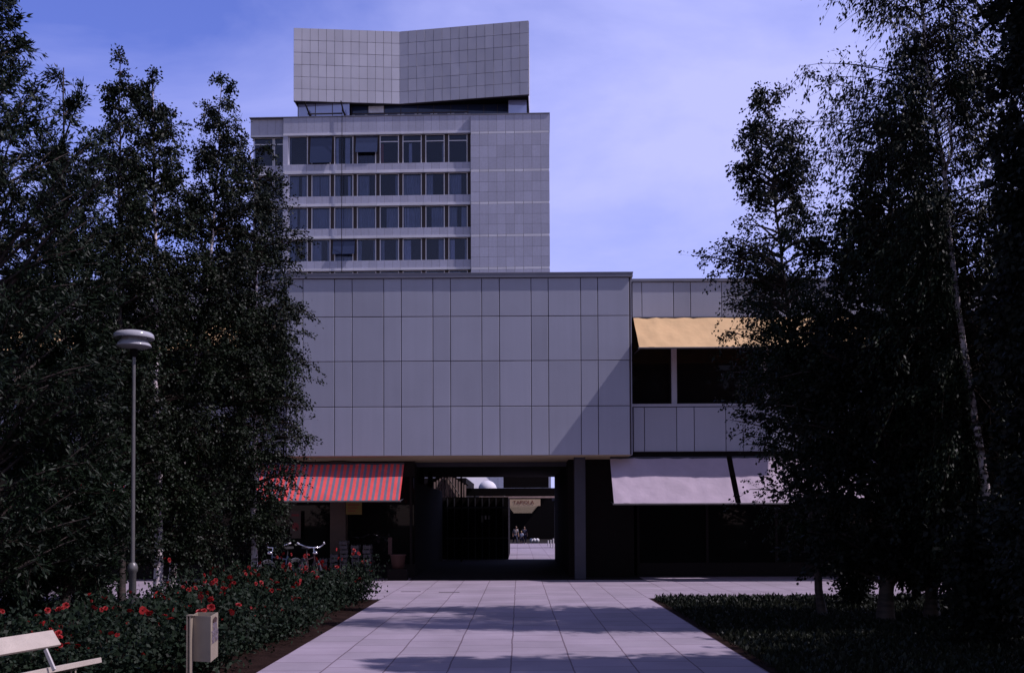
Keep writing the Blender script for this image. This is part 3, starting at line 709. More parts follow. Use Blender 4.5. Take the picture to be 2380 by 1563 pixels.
styles = {
 0: [[(.05,.1,C)], [], [(.05,.22,Wt),(.55,.8,Wt)], [(.1,.9,'navy')], [(.03,.18,'redtrs')], [(.32,.48,Wt),(.9,.98,C)], [(.86,.97,C)], [(.02,.06,C)]],
 1: [[(.02,.5,C),(.66,.98,C)], [(.02,.4,C),(.44,.97,C)], [(.02,.28,C),(.7,.84,Wt),(.9,.98,C)], [(.04,.62,C)], [(.8,.98,C)], [(.02,.95,C)], [(.02,.38,C)], [(.02,.66,C)]],
 2: [[(.02,.42,C),(.56,.98,C)], [(.02,.98,C)], [(.02,.96,C)], [(.04,.98,C)], [(.34,.97,C)], [(.06,.9,C),(.1,.34,Wt)], [(.3,.97,C)], [(.02,.44,C),(.66,.97,C)]],
 3: [[(.02,.32,C),(.82,.98,C)], [(.02,.5,C),(.82,.97,C)], [(.02,.97,C)], [(.02,.22,C),(.84,.97,C)], [(.02,.22,C),(.82,.97,C)], [(.02,.42,Wt)], [(.66,.97,C)], [(.08,.32,Wt),(.84,.97,C)]],
}
for k in range(5):
    zt1, z1, z0 = zr[k]
    for i in range(8):
        x0 = a_p1 + pitch*i + .02; x1 = x0 + pitch - .42
        st = styles[k][i] if k in styles else [(.02,.6,C)]
        fo = t_window(x0, x1, .62, z0, z1-.01, st, k == 0 and i >= 4, i+k*3)
        if (k, i) in ((3, 2), (0, 1), (0, 3)):   # slanting open sash with sky reflection
            s = MB(); zb_ = z0 + (.75 if k == 3 else (.1 if i == 1 else 1.25)); d_ = .5
            s.obox(((x0+x1)/2+.06, .62-d_/2, (z1+zb_)/2), ((x1-x0)/2+.14, 0, 0), (0, .02, .004), (0, -d_/2, -(z1-zb_)/2))
            s.build('open_sash', M['duskglass'], fo, world=False)
    for j in range(1, 9):
            w3 = MB(); xx = a_p1 + pitch*j - .38
            w3.box(xx+.02, xx+.38, .66, .8, z0, z1-.01)
            w3.box(xx+.18, xx+.22, .645, .6598, z0, z1-.01)
            w3.build('mullion', M['brown'], tw, world=False)
    xa, xb = a_l+.25, a_p0-.1
    t_window(xa, xa+(xb-xa)*.66, .9, z0, z1-.01, [(.1,.2,Wt)] if k else [], k == 0, k)
    t_window(xa+(xb-xa)*.68, xb, .9, z0, z1-.01, [], k == 0, k)
# penthouse glass storey and folded crown
def fold_line(off):             # three plan points of the crown front, tower local
    Pl = TI @ W(682.5, 150, 113.3); Pf = TI @ W(929, 150, 114.35); Pr = TI @ W(1228.5, 150, 112.0)
    return [Vector((Pl.x, Pl.y+off, 0)), Vector((Pf.x, Pf.y+off, 0)), Vector((Pr.x, Pr.y+off, 0))]
fl = fold_line(0)
ztop = (TI @ W(1228.5, 47.5, 112.0)).z; zbot = (TI @ W(1228.5, 219.5, 112.0)).z
cw_ = MB()
def crown_face(p, q, n):
    d = (q-p); ln = d.length; ang = math.atan2(d.y, d.x)
    fr = Matrix.Translation(p) @ Matrix.Rotation(ang, 4, 'Z')
    panels(cw_, [ln*i/n for i in range(n+1)], [zbot + (ztop-zbot)*j/6 for j in range(7)], 0, .019, .06, fr, wob=.010)
    vs = [fr @ Vector(c) for c in ((0,.061,zbot),(ln,.061,zbot),(ln,.061,ztop),(0,.061,ztop),(0,.4,zbot),(ln,.4,zbot),(ln,.4,ztop),(0,.4,ztop))]
    cw_.add(vs, [(0,3,2,1)[::-1],(4,5,6,7)[::-1],(0,1,5,4)[::-1],(3,2,6,7),(0,4,7,3),(1,2,6,5)], 1)
crown_face(fl[0], fl[1], 13); crown_face(fl[1], fl[2], 15)
# side returns and back
for xx, yy in ((fl[0].x, fl[0].y), (fl[2].x-.06, fl[2].y)): cw_.box(xx, xx+.06, yy+.42, yy+9, zbot, ztop, 0, .5)
cw_.box(fl[0].x+.06, fl[2].x-.06, 10, 10.3, zbot, ztop, 1)
cw_.build('crown', [M['metalp'], M['joint']], tw, world=False, label='folded crown clad in square metal panels')
b = MB(); b.add([(fl[0].x,fl[0].y+.4,zbot+.05),(fl[1].x,fl[1].y+.4,zbot+.05),(fl[2].x,fl[2].y+.4,zbot+.05),(fl[2].x,10.2,zbot+.05),(fl[0].x,10.2,zbot+.05)], [(0,1,2,3,4)])
b.build('crown_soffit', M['dark'], tw, world=False)
# glass storey
g0, g1 = fl[0].x+.25, fl[2].x-.25; gy = 2.6
zg0 = zroof+.02; cuts = [0, .076, .151, .227, .30, .372, .445, .52, .59, .665, .74, .81, .87, .918, 1]
cuts_v = cuts; n = len(cuts)-1
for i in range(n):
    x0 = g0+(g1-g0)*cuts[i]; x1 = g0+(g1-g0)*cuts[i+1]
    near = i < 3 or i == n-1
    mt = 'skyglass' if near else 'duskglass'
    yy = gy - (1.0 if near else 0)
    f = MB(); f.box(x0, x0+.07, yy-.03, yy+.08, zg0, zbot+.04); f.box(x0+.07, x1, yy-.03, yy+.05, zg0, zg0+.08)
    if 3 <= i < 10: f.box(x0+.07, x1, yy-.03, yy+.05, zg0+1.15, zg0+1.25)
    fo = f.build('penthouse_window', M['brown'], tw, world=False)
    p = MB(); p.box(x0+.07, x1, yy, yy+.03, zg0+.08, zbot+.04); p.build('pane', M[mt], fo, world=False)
    if i == 4:
        p = MB(); p.box(x0+.1, x1-.03, yy-.02, yy-.005, zg0+1.3, zg0+2.6); p.build('blind', M['curtain_w'], fo, world=False)
    elif 3 <= i < 10:
        p = MB(); p.box(x0+.1, x0+.45, yy-.02, yy-.005, zg0+.1, zg0+1.1); p.box(x1-.35, x1-.05, yy-.02, yy-.005, zg0+.1, zg0+1.1); p.build('blind', M['curtain'], fo, world=False)
b = MB(); b.box(g0+.08, g1-.08, gy+.1, 10, zroof-.5, zbot+.04)
b.box(g0-.02, g0+.03, gy-1.0, 9, zroof-.1, zbot+.04); b.box(g1-.03, g1+.02, gy-1.0, 9, zroof-.1, zbot+.04)
b.build('penthouse_core', M['dark'], tw, world=False)
# roof cradle rail with two davits and a hanging cable
cr_ = thing('window_cleaning_rig', 'rail with two tilted davit arms on the tower roof edge', 'roof rig', TM @ Vector((ta(752,268), .45, zroof+.1)))
mb = MB()
xa, xb = ta(715, 268, .45), ta(796, 268, .45); z0 = zroof+.08
p0_, p1_ = TM @ Vector((xa, .45, z0+.35)), TM @ Vector((xb, .45, z0+.35)); mb.tube([p0_, p1_], .09, 6)
mb.build('rail', M['conc'], cr_)
for xx, dx in ((xa, -.35), (xb, -.15)):
    mb = MB(); mb.tube([TM @ Vector((xx+.35, .5, z0)), TM @ Vector((xx+.1, .4, z0+.6)), TM @ Vector((xx+dx, .3, z0+1.75))], [.14,.11,.07], 6); mb.tube([TM @ Vector((xx+.0, .5, z0)), TM @ Vector((xx+1.0, .5, z0+.05))], .1, 6); mb.build('davit_arm', M['dark'], cr_)
mb = MB(); xx = ta(795, 450, .1); mb.tube([TM @ Vector((xx, .12, z0+1.3)), TM @ Vector((xx-.05, .1, z0-12)), TM @ Vector((xx, .12, 6))], .035, 5); mb.build('cable', M['dark'], cr_)

# ------------------------------------------------------------------ lamp, bin, bench
lp = W(307.5, 1440, 13.5)
la = thing('park_lamp', 'slim park lamp with a double disc head standing in the rose bed', 'lamp', (lp.x, 13.5, .0))
zz = lambda v: vz(307, v, 13.5)
mb = MB(); mb.lathe([(.048,0),(.048,zz(1330)),(.066,zz(1326)),(.07,zz(1318)),(.056,zz(1310)),(.036,zz(1306))], n=16); mb.build('base_sleeve', M['pole'], la, world=False)
mb = MB(); mb.lathe([(.028,zz(1306)),(.023,zz(815))], n=14); mb.build('pole', M['pole'], la, world=False)
rr = 46*13.5/F; mb = MB()
z1 = zz(771); z2 = zz(787)
mb.lathe([(.001,z1+.01),(rr*.55,z1+.008),(rr*.86,z1-.012),(rr*.96,z1-.035),(rr,z2+.005),(rr*.985,z2),(rr*.9,z2+.01),(rr*.2,z2+.02)], n=48); mb.build('top_disc', M['lampw'], la, world=False)
mb = MB(); z3 = zz(792.5); z4 = zz(806)
mb.lathe([(rr*.62,z2+.018),(rr*.60,z3+.006),(rr*.70,z3+.002),(rr*.84,z4+.022),(rr*.86,z4+.008),(rr*.83,z4+.002),(rr*.55,z4-.022),(.05,z4-.03)], n=48); mb.build('lower_disc', M['lampw'], la, world=False)
mb = MB(); mb.lathe([(.05,z4-.03),(.05,z4-.11),(.03,z4-.14)], n=16); mb.build('neck', M['dark'], la, world=False)

yb = 9.2
bb = thing('litter_bin', 'cream metal litter bin on a flat post at the edge of the rose bed', 'litter bin', (W(440, 1431, yb).x, yb, 0))
A_ = W(445, 1431, yb+.07); B_ = W(490, 1431, yb); zbb = W(490, 1537.5, yb).z; zbt = W(490, 1431, yb).z
C_ = W(507, 1424, yb+.40)
# box: prism with plan A-B-C-D
D_ = Vector((A_.x+(C_.x-B_.x), C_.y, 0))
mb = MB(); th = .008
def prism(mb, pts, z0, z1, m=0):
    n = len(pts); mb.add([(p[0],p[1],z0) for p in pts]+[(p[0],p[1],z1) for p in pts],
        [tuple(range(n))[::-1], tuple(range(n,2*n))]+[(i,(i+1)%n,n+(i+1)%n,n+i) for i in range(n)], m)
plan = [(A_.x,A_.y),(B_.x,B_.y),(C_.x,C_.y),(D_.x,D_.y)]
for i in range(4):
    p, q = Vector(plan[i]), Vector(plan[(i+1)%4]); d = (q-p).normalized(); nrm = Vector((-d.y, d.x))*th
    off = d*th*1.02
    prism(mb, [p+ (off if i % 2 else Vector((0,0))), q-(off if i % 2 else Vector((0,0))), q-(off if i % 2 else Vector((0,0)))+nrm, p+(off if i % 2 else Vector((0,0)))+nrm], zbb, zbt)
prism(mb, [Vector(p)*.98+Vector(plan[(i+2)%4])*.02 for i, p in enumerate(plan)], zbb+.005, zbb+.015)
mb.build('container', M['cream'], bb)
mb = MB(); pa_ = W(434, 1440, yb).x; pb_ = W(443.5, 1440, yb).x
mb.box(pa_, pa_+.010, yb-.01, yb+.06, 0, zbt+.002); mb.box(pb_-.010, pb_, yb-.01, yb+.06, 0, zbt+.002)
mb.box(pa_+.010, pb_-.010, yb+.02, yb+.055, 0, zbt-.02)
mb.box(pa_, pb_+.02, yb-.01, yb+.07, zbt+.004, zbt+.012)
mb.build('post', M['cream'], bb)
dr = Vector((C_.x-B_.x, C_.y-B_.y, 0)).normalized(); nr_ = Vector((dr.y, -dr.x, 0))
rotm = Matrix(((dr.x, 0, nr_.x), (dr.y, 0, nr_.y), (0, 1, 0)))
mid = Vector(((B_.x+C_.x)/2, (B_.y+C_.y)/2, 0)) + nr_*.006
hgt = zbt - zbb
for txt, fz, sz in (('PIDÄ', .655, .105), ('TAPIOLA', .52, .088), ('SIISTINÄ', .385, .088)):
    text(txt, sz, mid + Vector((0,0,zbb+hgt*fz)), rotm, M['print'], bb, 'lettering', .001)
mb = MB(); c_ = mid + Vector((0,0,zbb+hgt*.87)); n = 20
mb.add([c_]+[c_+dr*.11*math.cos(2*math.pi*k/n)+Vector((0,0,.03*math.sin(2*math.pi*k/n))) for k in range(n)], [(0,k+1,(k+1)%n+1) for k in range(n)]); mb.build('emblem', M['pink'], bb)

be = thing('park_bench', 'cream slatted park bench cut off by the lower left corner', 'bench', (-3.9, 7.2, 0))
ax = Vector((math.sin(R(16)), math.cos(R(16)), 0)); pp = Vector((ax.y, -ax.x, 0))
def plank(name, end, L_, w_vec, t_vec, m, ln=1.9):
    mb = MB(); c = Vector(end) - ax*ln/2; mb.obox(c, ax*ln/2, w_vec, t_vec); o = mb.build(name, m, be)
    bv = o.modifiers.new('bevel', 'BEVEL'); bv.width = .004; bv.segments = 2; return o
bt_, bb_ = W(123, 1464, 8.0), W(137, 1499, 7.95)
wv = (bt_-bb_)/2; wv = wv - ax*wv.dot(ax); tv = ax.cross(wv).normalized()*.014
plank('backrest', (bt_+bb_)/2, 0, wv, tv, M['benchw'], 2.0)
se = W(237, 1532, 8.35)
sw = (pp*math.cos(R(11)) + Vector((0,0,math.sin(R(11))))); sn = ax.cross(sw).normalized()
for k in range(3):
    plank('seat_slat', se - sw*(.06+.135*k), 0, sw*.058, sn*.022, M['benchw'], 2.4)
st_, sb_ = W(107, 1511, 7.75), W(125, 1553, 7.75)
mb = MB(); mb.obox((st_+sb_)/2, ax*.008, (sb_-st_)/2*1.15, tv.normalized()*.014); mb.build('backrest_bracket', M['whitem'], be)
zse = se.z-.024
for k, off in enumerate((.28, 2.1)):
    q = se - ax*off
    mb = MB(); 
    mb.tube([q - pp*.03 + Vector((0,0,-.03)), Vector((q.x, q.y, 0)) - pp*.0 - ax*.05], .008, 6); mb.tube([q - pp*.07+Vector((0,0,-.03)), Vector((q.x, q.y, 0)) - pp*.05- ax*.05], .008, 6)
    mb.tube([q - pp*.38+Vector((0,0,-.10)), Vector((q.x, q.y, 0)) - pp*.42- ax*.05], .012, 6); mb.tube([q-pp*.02+Vector((0,0,-.035)), q-pp*.40+Vector((0,0,-.105))], .010, 6)
    mb.build('leg', M['cream'], be)

# ------------------------------------------------------------------ bicycles
def bicycle(x, y, rz, lab, paint):
    t = thing('bicycle', lab, 'bicycle', (x, y, .002), rz, 'bicycles parked by the shop')
    r = .33
    for yy, nm in ((-.52, 'front'), (.52, 'rear')):
        mb = MB(); mb.torus((0,yy,r+.02), r, .019, 'x', 36, 8); w = mb.build('wheel', M['rubber'], t, world=False)
        mb = MB(); mb.torus((0,yy,r+.02), r-.025, .010, 'x', 36, 6)
        for k in range(18):
            a = 2*math.pi*k/18; mb.tube([(0,yy,r+.02),(0,yy+(r-.025)*math.cos(a), r+.02+(r-.025)*math.sin(a))], .0018, 3, cap=False)
        mb.tube([(-.04,yy,r+.02),(.04,yy,r+.02)], .02, 8); mb.build('rim', M['conc'], w, world=False)
        mb = MB(); mb.tube([(0, yy+(r+.035)*math.cos(a), r+.02+(r+.035)*math.sin(a)) for a in [R(20+14*k) for k in range(11)]], .016, 6); mb.build('mudguard', M['conc'], t, world=False)
    mb = MB(); z0 = r+.02
    bb0 = (0,.06,.28); st = (0,.22,.78); hd = (0,-.34,.84); hb = (0,-.37,.66)
    for a, c in ((bb0, st), (bb0, hb), ((0,.19,.70), (0,-.345,.78)), (hd, hb), (bb0, (0,.52,z0)), (st, (0,.52,z0))): mb.tube([a, c], .016, 8)
    for s in (-1, 1): mb.tube([(s*.035,-.38,.64), (s*.045,-.52,z0)], .011, 6)
    mb.build('frame', M[paint], t, world=False)
    mb = MB(); mb.tube([(0,-.34,.84),(0,-.31,.98)], .012, 8); mb.tube([(-.29,-.10,1.07),(-.26,-.2,1.04),(-.12,-.31,.98),(0,-.31,.975),(.12,-.31,.98),(.26,-.2,1.04),(.29,-.10,1.07)], .013, 8); h = mb.build('handlebar', M['chrome'], t, world=False)
    mb = MB(); mb.tube([(-.295,-.08,1.075),(-.28,-.16,1.055)], .018, 8); mb.tube([(.295,-.08,1.075),(.28,-.16,1.055)], .018, 8); mb.build('grip', M['tent'], h, world=False)
    mb = MB(); mb.lathe([(0,0),(.05,.01),(.055,.04),(.035,.06),(0,.065)], (0,-.42,.84), 12); mb.build('headlamp', M['chrome'], t, world=False)
    mb = MB(); mb.tube([(0,.22,.78),(0,.24,.92)], .012, 8); mb.add([(0,.08,.93),(.09,.33,.94),(-.09,.33,.94),(0,.08,.97),(.09,.33,.985),(-.09,.33,.985)], [(0,2,1),(3,4,5),(0,1,4,3),(1,2,5,4),(2,0,3,5)]); mb.build('saddle', M['rubber'], t, world=False)
    mb = MB(); mb.torus((.04,.06,.28), .085, .006, 'x', 20, 5); mb.tube([(.04,.06,.28),(.07,-.06,.16)], .009, 5); mb.tube([(-.04,.06,.28),(-.07,.18,.4)], .009, 5); mb.box(.07,.15,-.1,-.03,.15,.165); mb.box(-.15,-.07,.15,.22,.39,.405); mb.build('crank', M['conc'], t, world=False)
    return t
p = W(638, 1268, 21.6); bicycle(p.x+.08, 21.9, R(-22), 'bicycle with bright chrome handlebars, left of the two by the birch', 'bluep')
p = W(711, 1268, 21.6); bicycle(p.x+.02, 21.9, R(28), 'bicycle with upswept chrome handlebars, right of the two', 'redp')

# ------------------------------------------------------------------ people (skin-modifier bodies)
def skinned(name, nodes, edges, m, parent, sub=2, root=0):
    me = bpy.data.meshes.new(name); me.from_pydata([n[0] for n in nodes], edges, [])
    o = bpy.data.objects.new(name, me); col.objects.link(o); o.parent = parent; me.materials.append(m)
    md = o.modifiers.new('skin', 'SKIN'); md.use_smooth_shade = True
    for i, n in enumerate(nodes):
        r = n[1]; r = (r, r) if not hasattr(r, '__len__') else r
        me.skin_vertices[0].data[i].radius = r; me.skin_vertices[0].data[i].use_root = (i == root)
    s = o.modifiers.new('sub', 'SUBSURF'); s.levels = sub; s.render_levels = sub
    return o
def person(label, loc, rz, h, shirt, bottoms, hair, lean=0, short=False, step=.12, bend=0):
    t = thing('person', label, 'person', loc, rz, None); k = h/1.75
    def P(x, y, z): 
        if z > .95 and bend: a = bend; y2 = y*math.cos(a) - (z-.95)*math.sin(a); z2 = .95 + (z-.95)*math.cos(a) + y*math.sin(a); return (x*k, y2*k, z2*k)
        return (x*k, (y - lean*(z))*k, z*k)
    n = [(P(0,0,.95),(.15*k,.11*k)),(P(0,0,1.15),(.13*k,.10*k)),(P(0,0,1.35),(.16*k,.11*k)),(P(0,0,1.48),(.06*k)),(P(0,-.02,1.57),(.075*k)),(P(0,-.03,1.66),(.085*k)),(P(0,-.01,1.73),(.05*k)),
         (P(.19,0,1.41),.055*k),(P(.25,-.02,1.15),.042*k),(P(.27,-.12,.92),.032*k),(P(.27,-.16,.82),.03*k),
         (P(-.19,0,1.41),.055*k),(P(-.25,.02,1.15),.042*k),(P(-.27,-.06,.92),.032*k),(P(-.27,-.08,.82),.03*k),
         (P(.10,0,.88),.085*k),(P(.11,-step,.50),.06*k),(P(.11,-step*.9,.10),.04*k),(P(.11,-step*.9-.14,.04),.035*k),
         (P(-.10,0,.88),.085*k),(P(-.11,step*.6,.50),.06*k),(P(-.11,step*1.7,.12),.04*k),(P(-.11,step*1.7-.12,.05),.035*k),
         # fingers and thumbs
         (P(.27,-.19,.75),.011*k),(P(.255,-.18,.74),.010*k),(P(.285,-.18,.745),.010*k),(P(.24,-.19,.78),.010*k),
         (P(-.27,-.11,.75),.011*k),(P(-.255,-.10,.74),.010*k),(P(-.285,-.10,.745),.010*k),(P(-.24,-.12,.78),.010*k),
         (P(0,-.115,1.64),.016*k)]
    e = [(0,1),(1,2),(2,3),(3,4),(4,5),(5,6),(2,7),(7,8),(8,9),(9,10),(2,11),(11,12),(12,13),(13,14),(0,15),(15,16),(16,17),(17,18),(0,19),(19,20),(20,21),(21,22),
         (10,23),(10,24),(10,25),(10,26),(14,27),(14,28),(14,29),(14,30),(5,31)]
    skinned('body', n, e, M['skin'], t)
    g = lambda i, a: (n[i][0], a*k)
    skinned('shirt', [(n[0][0],(.165*k,.125*k)),(n[1][0],(.15*k,.12*k)),(n[2][0],(.18*k,.128*k)),(P(0,0,1.44),(.09*k,.08*k)),g(7,.072),g(8,.056),g(11,.072),g(12,.056)], [(0,1),(1,2),(2,3),(2,4),(4,5),(2,6),(6,7)], M[shirt], t)
    lo = .5 if short else 1
    nodes = [(n[0][0],(.162*k,.122*k)),g(15,.10),g(16,.072),g(19,.10),g(20,.072)]; ed = [(0,1),(1,2),(0,3),(3,4)]
    if not short: nodes += [g(17,.058), g(21,.058)]; ed += [(2,5),(4,6)]
    skinned('trousers', nodes, ed, M[bottoms], t)
    skinned('hair', [(P(0,.02,1.62),.085*k),(P(0,.01,1.70),.092*k),(P(0,.0,1.755),.06*k)], [(0,1),(1,2)], M[hair], t)
    mb = MB()
    for i, dx in ((18, 0), (22, 0)):
        c = Vector(n[i][0]); mb.box(c.x-.045*k, c.x+.045*k, c.y-.08*k, c.y+.2*k, c.z-.04*k, c.z+.035*k)
    mb.build('shoe', M['tent'], t, world=False)
    return t
pz_ = -.82
q = W(1197.5, 1262, 90); person('grey-shirted adult stooping forward beside a child on the far walkway', (q.x, 90, pz_), R(25), 1.72, 'grey_sh', 'navy', 'brownhair', 0, False, .16, R(18))
q = W(1212, 1262, 88); person('fair-haired child in a pale blue top and dark shorts', (q.x, 88, pz_), R(-10), 1.28, 'paleblue', 'navy', 'blond', 0, True, .1)
q = W(1219, 1262, 93); person('dark figure walking just behind the fair-haired child', (q.x, 93, pz_), R(10), 1.62, 'navy', 'navy', 'brownhair', 0, False, .1)

# ------------------------------------------------------------------ foliage
def np_mesh(name, verts, faces4, m, parent=None):
    me = bpy.data.meshes.new(name); nv = len(verts); nf = len(faces4)
    me.vertices.add(nv); me.vertices.foreach_set('co', np.asarray(verts, dtype=np.float32).ravel())
    me.loops.add(nf*4); me.loops.foreach_set('vertex_index', np.asarray(faces4, dtype=np.int32).ravel())
    me.polygons.add(nf); me.polygons.foreach_set('loop_start', np.arange(0, nf*4, 4, dtype=np.int32))
    me.materials.append(m); me.update(calc_edges=True); me.validate()
    o = bpy.data.objects.new(name, me); col.objects.link(o)
    if parent: o.parent = parent
    return o
def leaves(rng, pos, ln, wd, down=.3, axis=None):
    n = len(pos); d = rng.normal(size=(n,3)); d[:,2] -= down*1.5
    if axis is not None: d = d*.6 + axis*1.2
    d /= np.linalg.norm(d, axis=1)[:,None]
    s = rng.normal(size=(n,3)); s -= (s*d).sum(1)[:,None]*d; s /= np.linalg.norm(s, axis=1)[:,None]
    nn = np.cross(d, s)
    k = rng.uniform(.65, 1.25, n)[:,None]; L_ = ln*k; W_ = wd*k
    v = np.stack([pos, pos + d*L_*.4 + s*W_*.5 + nn*W_*.12, pos + d*L_, pos + d*L_*.4 - s*W_*.5 + nn*W_*.12], 1).reshape(-1,3)
    f = np.arange(n*4, dtype=np.int32).reshape(-1,4)
    return v, f

def tree(name, label, cat, trunk, r0, env, zmin, n_limb, n_twig, n_leaf, leaf, lmat, bark, seed, droop=.35, rise=.35, group=None, twl=.42, dens_in=.35, fork=None, flat=1.0, front=1.0, clear=0, lthick=1.0):
    """trunk: list of world points base->top; env: list of (z, left radius, right radius)."""
    rng = np.random.default_rng(seed); base = Vector(trunk[0])
    t = thing(name, label, cat, base, 0, group)
    tp = np.array([list(p) for p in trunk]) - np.array(list(base)); hz = tp[:,2]
    H = hz[-1]
    def tpos(z): return np.array([np.interp(z, hz, tp[:,0]), np.interp(z, hz, tp[:,1]), z])
    mb = MB(); zs = np.linspace(0, H*.97, 22)
    rr_ = [max(.008, r0*(1-.93*(z/H)**.85)) for z in zs]; rr_[0] *= 1.25
    wob = rng.normal(size=(22,2))*.012
    mb.tube([(tpos(z)[0]+wob[i][0], tpos(z)[1]+wob[i][1], z) for i, z in enumerate(zs)], rr_, 9)
    if fork:
        for fk in fork: mb.tube([Vector(p)-base for p in fk[0]], fk[1], 7)
    ez = np.array([e[0] for e in env]) ; eL = np.array([e[1] for e in env]); eR = np.array([e[2] for e in env])
    lim = mb; P_ = []; AX = []; tw_v = []; tw_f = []; tn = 0
    ztop = H
    # weight of limbs by envelope radius
    zz_ = np.linspace(zmin, ztop*.985, 200); wgt = np.interp(zz_, ez, eL)+np.interp(zz_, ez, eR)+.15; cdf = np.cumsum(wgt); cdf /= cdf[-1]
    for i in range(n_limb):
        zt_ = np.interp(rng.random(), cdf, zz_)       # height of the limb's END
        az = rng.uniform(0, 2*math.pi); ca, sa = math.cos(az), math.sin(az)
        Rx = np.interp(zt_, ez, eR) if ca > 0 else np.interp(zt_, ez, eL)
        Ry = (np.interp(zt_, ez, eR)+np.interp(zt_, ez, eL))/2*flat
        if sa < 0: Ry *= front
        rad = 1/math.sqrt((ca/max(Rx,.05))**2 + (sa/max(Ry,.05))**2)
        fr = rng.uniform(dens_in, 1.0)**.6 if rng.random() < .8 else rng.uniform(.9, 1.12)
        rad *= fr; hf = zt_/H; rad = max(.04, rad - (.06 if hf < .5 else .06+.32*min(.5, hf-.5))*min(1, rad)); zs_up = 1 + 1.6*max(0, hf-.6)
        if rng.random() < .07: rad *= 1.22
        z0 = max(zmin*.6, zt_ - rad*rise*zs_up*rng.uniform(.6, 1.6)); z0 = min(z0, ztop*.97)
        a = tpos(z0); c = tpos(min(zt_, ztop)) + np.array([ca*rad, sa*rad, 0]); c[2] = zt_ - droop*rad*.25
        mid_ = a*.5 + c*.5 + np.array([0,0,rad*.16]) + rng.normal(size=3)*.05*rad
        ts = np.linspace(0,1,6)[:,None]; path = (1-ts)**2*a + 2*ts*(1-ts)*mid_ + ts**2*c
        lr = min(r0*.33, .012+.014*rad)*lthick
        lim.tube([tuple(q) for q in path], [lr*(1-.8*k/5) for k in range(6)], 5, m=1, cap=False)
        lk = rng.uniform(.45, 1.45)
        for j in range(n_twig):
            s_ = rng.uniform(.18, 1.0)**.8; k = min(4, int(s_*5)); q = path[k] + (path[k+1]-path[k])*(s_*5-k)
            od = (c-a); od /= (np.linalg.norm(od)+1e-6)
            dr_ = rng.normal(size=3)*.75 + od*.7; dr_[2] -= droop*.7*rng.random(); dr_ /= np.linalg.norm(dr_)
            L_ = twl*rng.uniform(.4, 1.25)*min(1, .45+rad*.7)*(1-.35*max(0, hf-.5)); m_ = int(n_leaf*rng.uniform(.35,1.5)*(1-.35*max(0, hf-.45)*2)*lk)
            tt = rng.random(m_)[:,None]**.8
            pts = q + dr_*L_*tt + np.array([0,0,-1])*droop*L_*tt**2*.9
            P_.append(pts + rng.normal(size=(m_,3))*.032); AX.append(np.repeat((dr_+np.array([0,0,-droop*1.3]))[None], m_, 0))
            e = q + dr_*L_ + np.array([0,0,-1])*droop*L_*.9; sd_ = np.cross(dr_, rng.normal(size=3)); sd_ /= np.linalg.norm(sd_)+1e-6; w_ = .004
            tw_v += [q-sd_*w_, q+sd_*w_, e+sd_*w_*.4, e-sd_*w_*.4]
    trunk_o = mb.build('trunk', [M[bark], M['bark' if bark == 'bark' else 'twig']], t, world=False)
    P_ = np.concatenate(P_); AX = np.concatenate(AX)
    if clear:                   # keep the trunk's camera side mostly free of leaves below the fork
        tx = np.interp(P_[:,2], hz, tp[:,0]); ty = np.interp(P_[:,2], hz, tp[:,1])
        k_ = (np.abs(P_[:,0]-tx) < clear) & (P_[:,1] < ty+.25) & (P_[:,2] < H*.92) & (P_[:,2] > 2.0) & (rng.random(len(P_)) < .98); P_ = P_[~k_]; AX = AX[~k_]
    v, f = leaves(rng, P_, leaf[0], leaf[1], droop, AX)
    tv = np.array(tw_v); tf = np.arange(len(tv)).reshape(-1,4)
    co = np_mesh('crown', v, f, M[lmat], t)
    np_mesh('twigs', tv, tf, M['twig'], co)
    return t

def env_px(rows_, y, uc_fn):    # rows_: (v, uL, uR) -> (z, RL, RR) about trunk position at that height
    out = []
    for (v, uL, uR) in rows_:
        z = vz(uc_fn(v), v, y); c = W(uc_fn(v), v, y).x
        out.append((z, max(.03, c-W(uL, v, y).x), max(.03, W(uR, v, y).x-c)))
    return sorted(out)
def trunk_px(pts, y, zbase=0.0):
    o = [W(u, v, y) for (u, v) in pts]; o[0].z = zbase; return o
def ucf(pts):
    vv = [p[1] for p in pts][::-1]; uu = [p[0] for p in pts][::-1]
    return lambda v: float(np.interp(v, vv, uu))
def mk(name, label, y, tpts, rows_, r0, zmin, nl, nt, nlf, leaf, lmat, bark, seed, **k):
    return tree(name, label, 'tree', trunk_px(tpts, y), r0, env_px(rows_, y, ucf(tpts)), zmin, nl, nt, nlf, leaf, lmat, bark, seed, group='trees around the square', **k)
BL = (.050, .036)
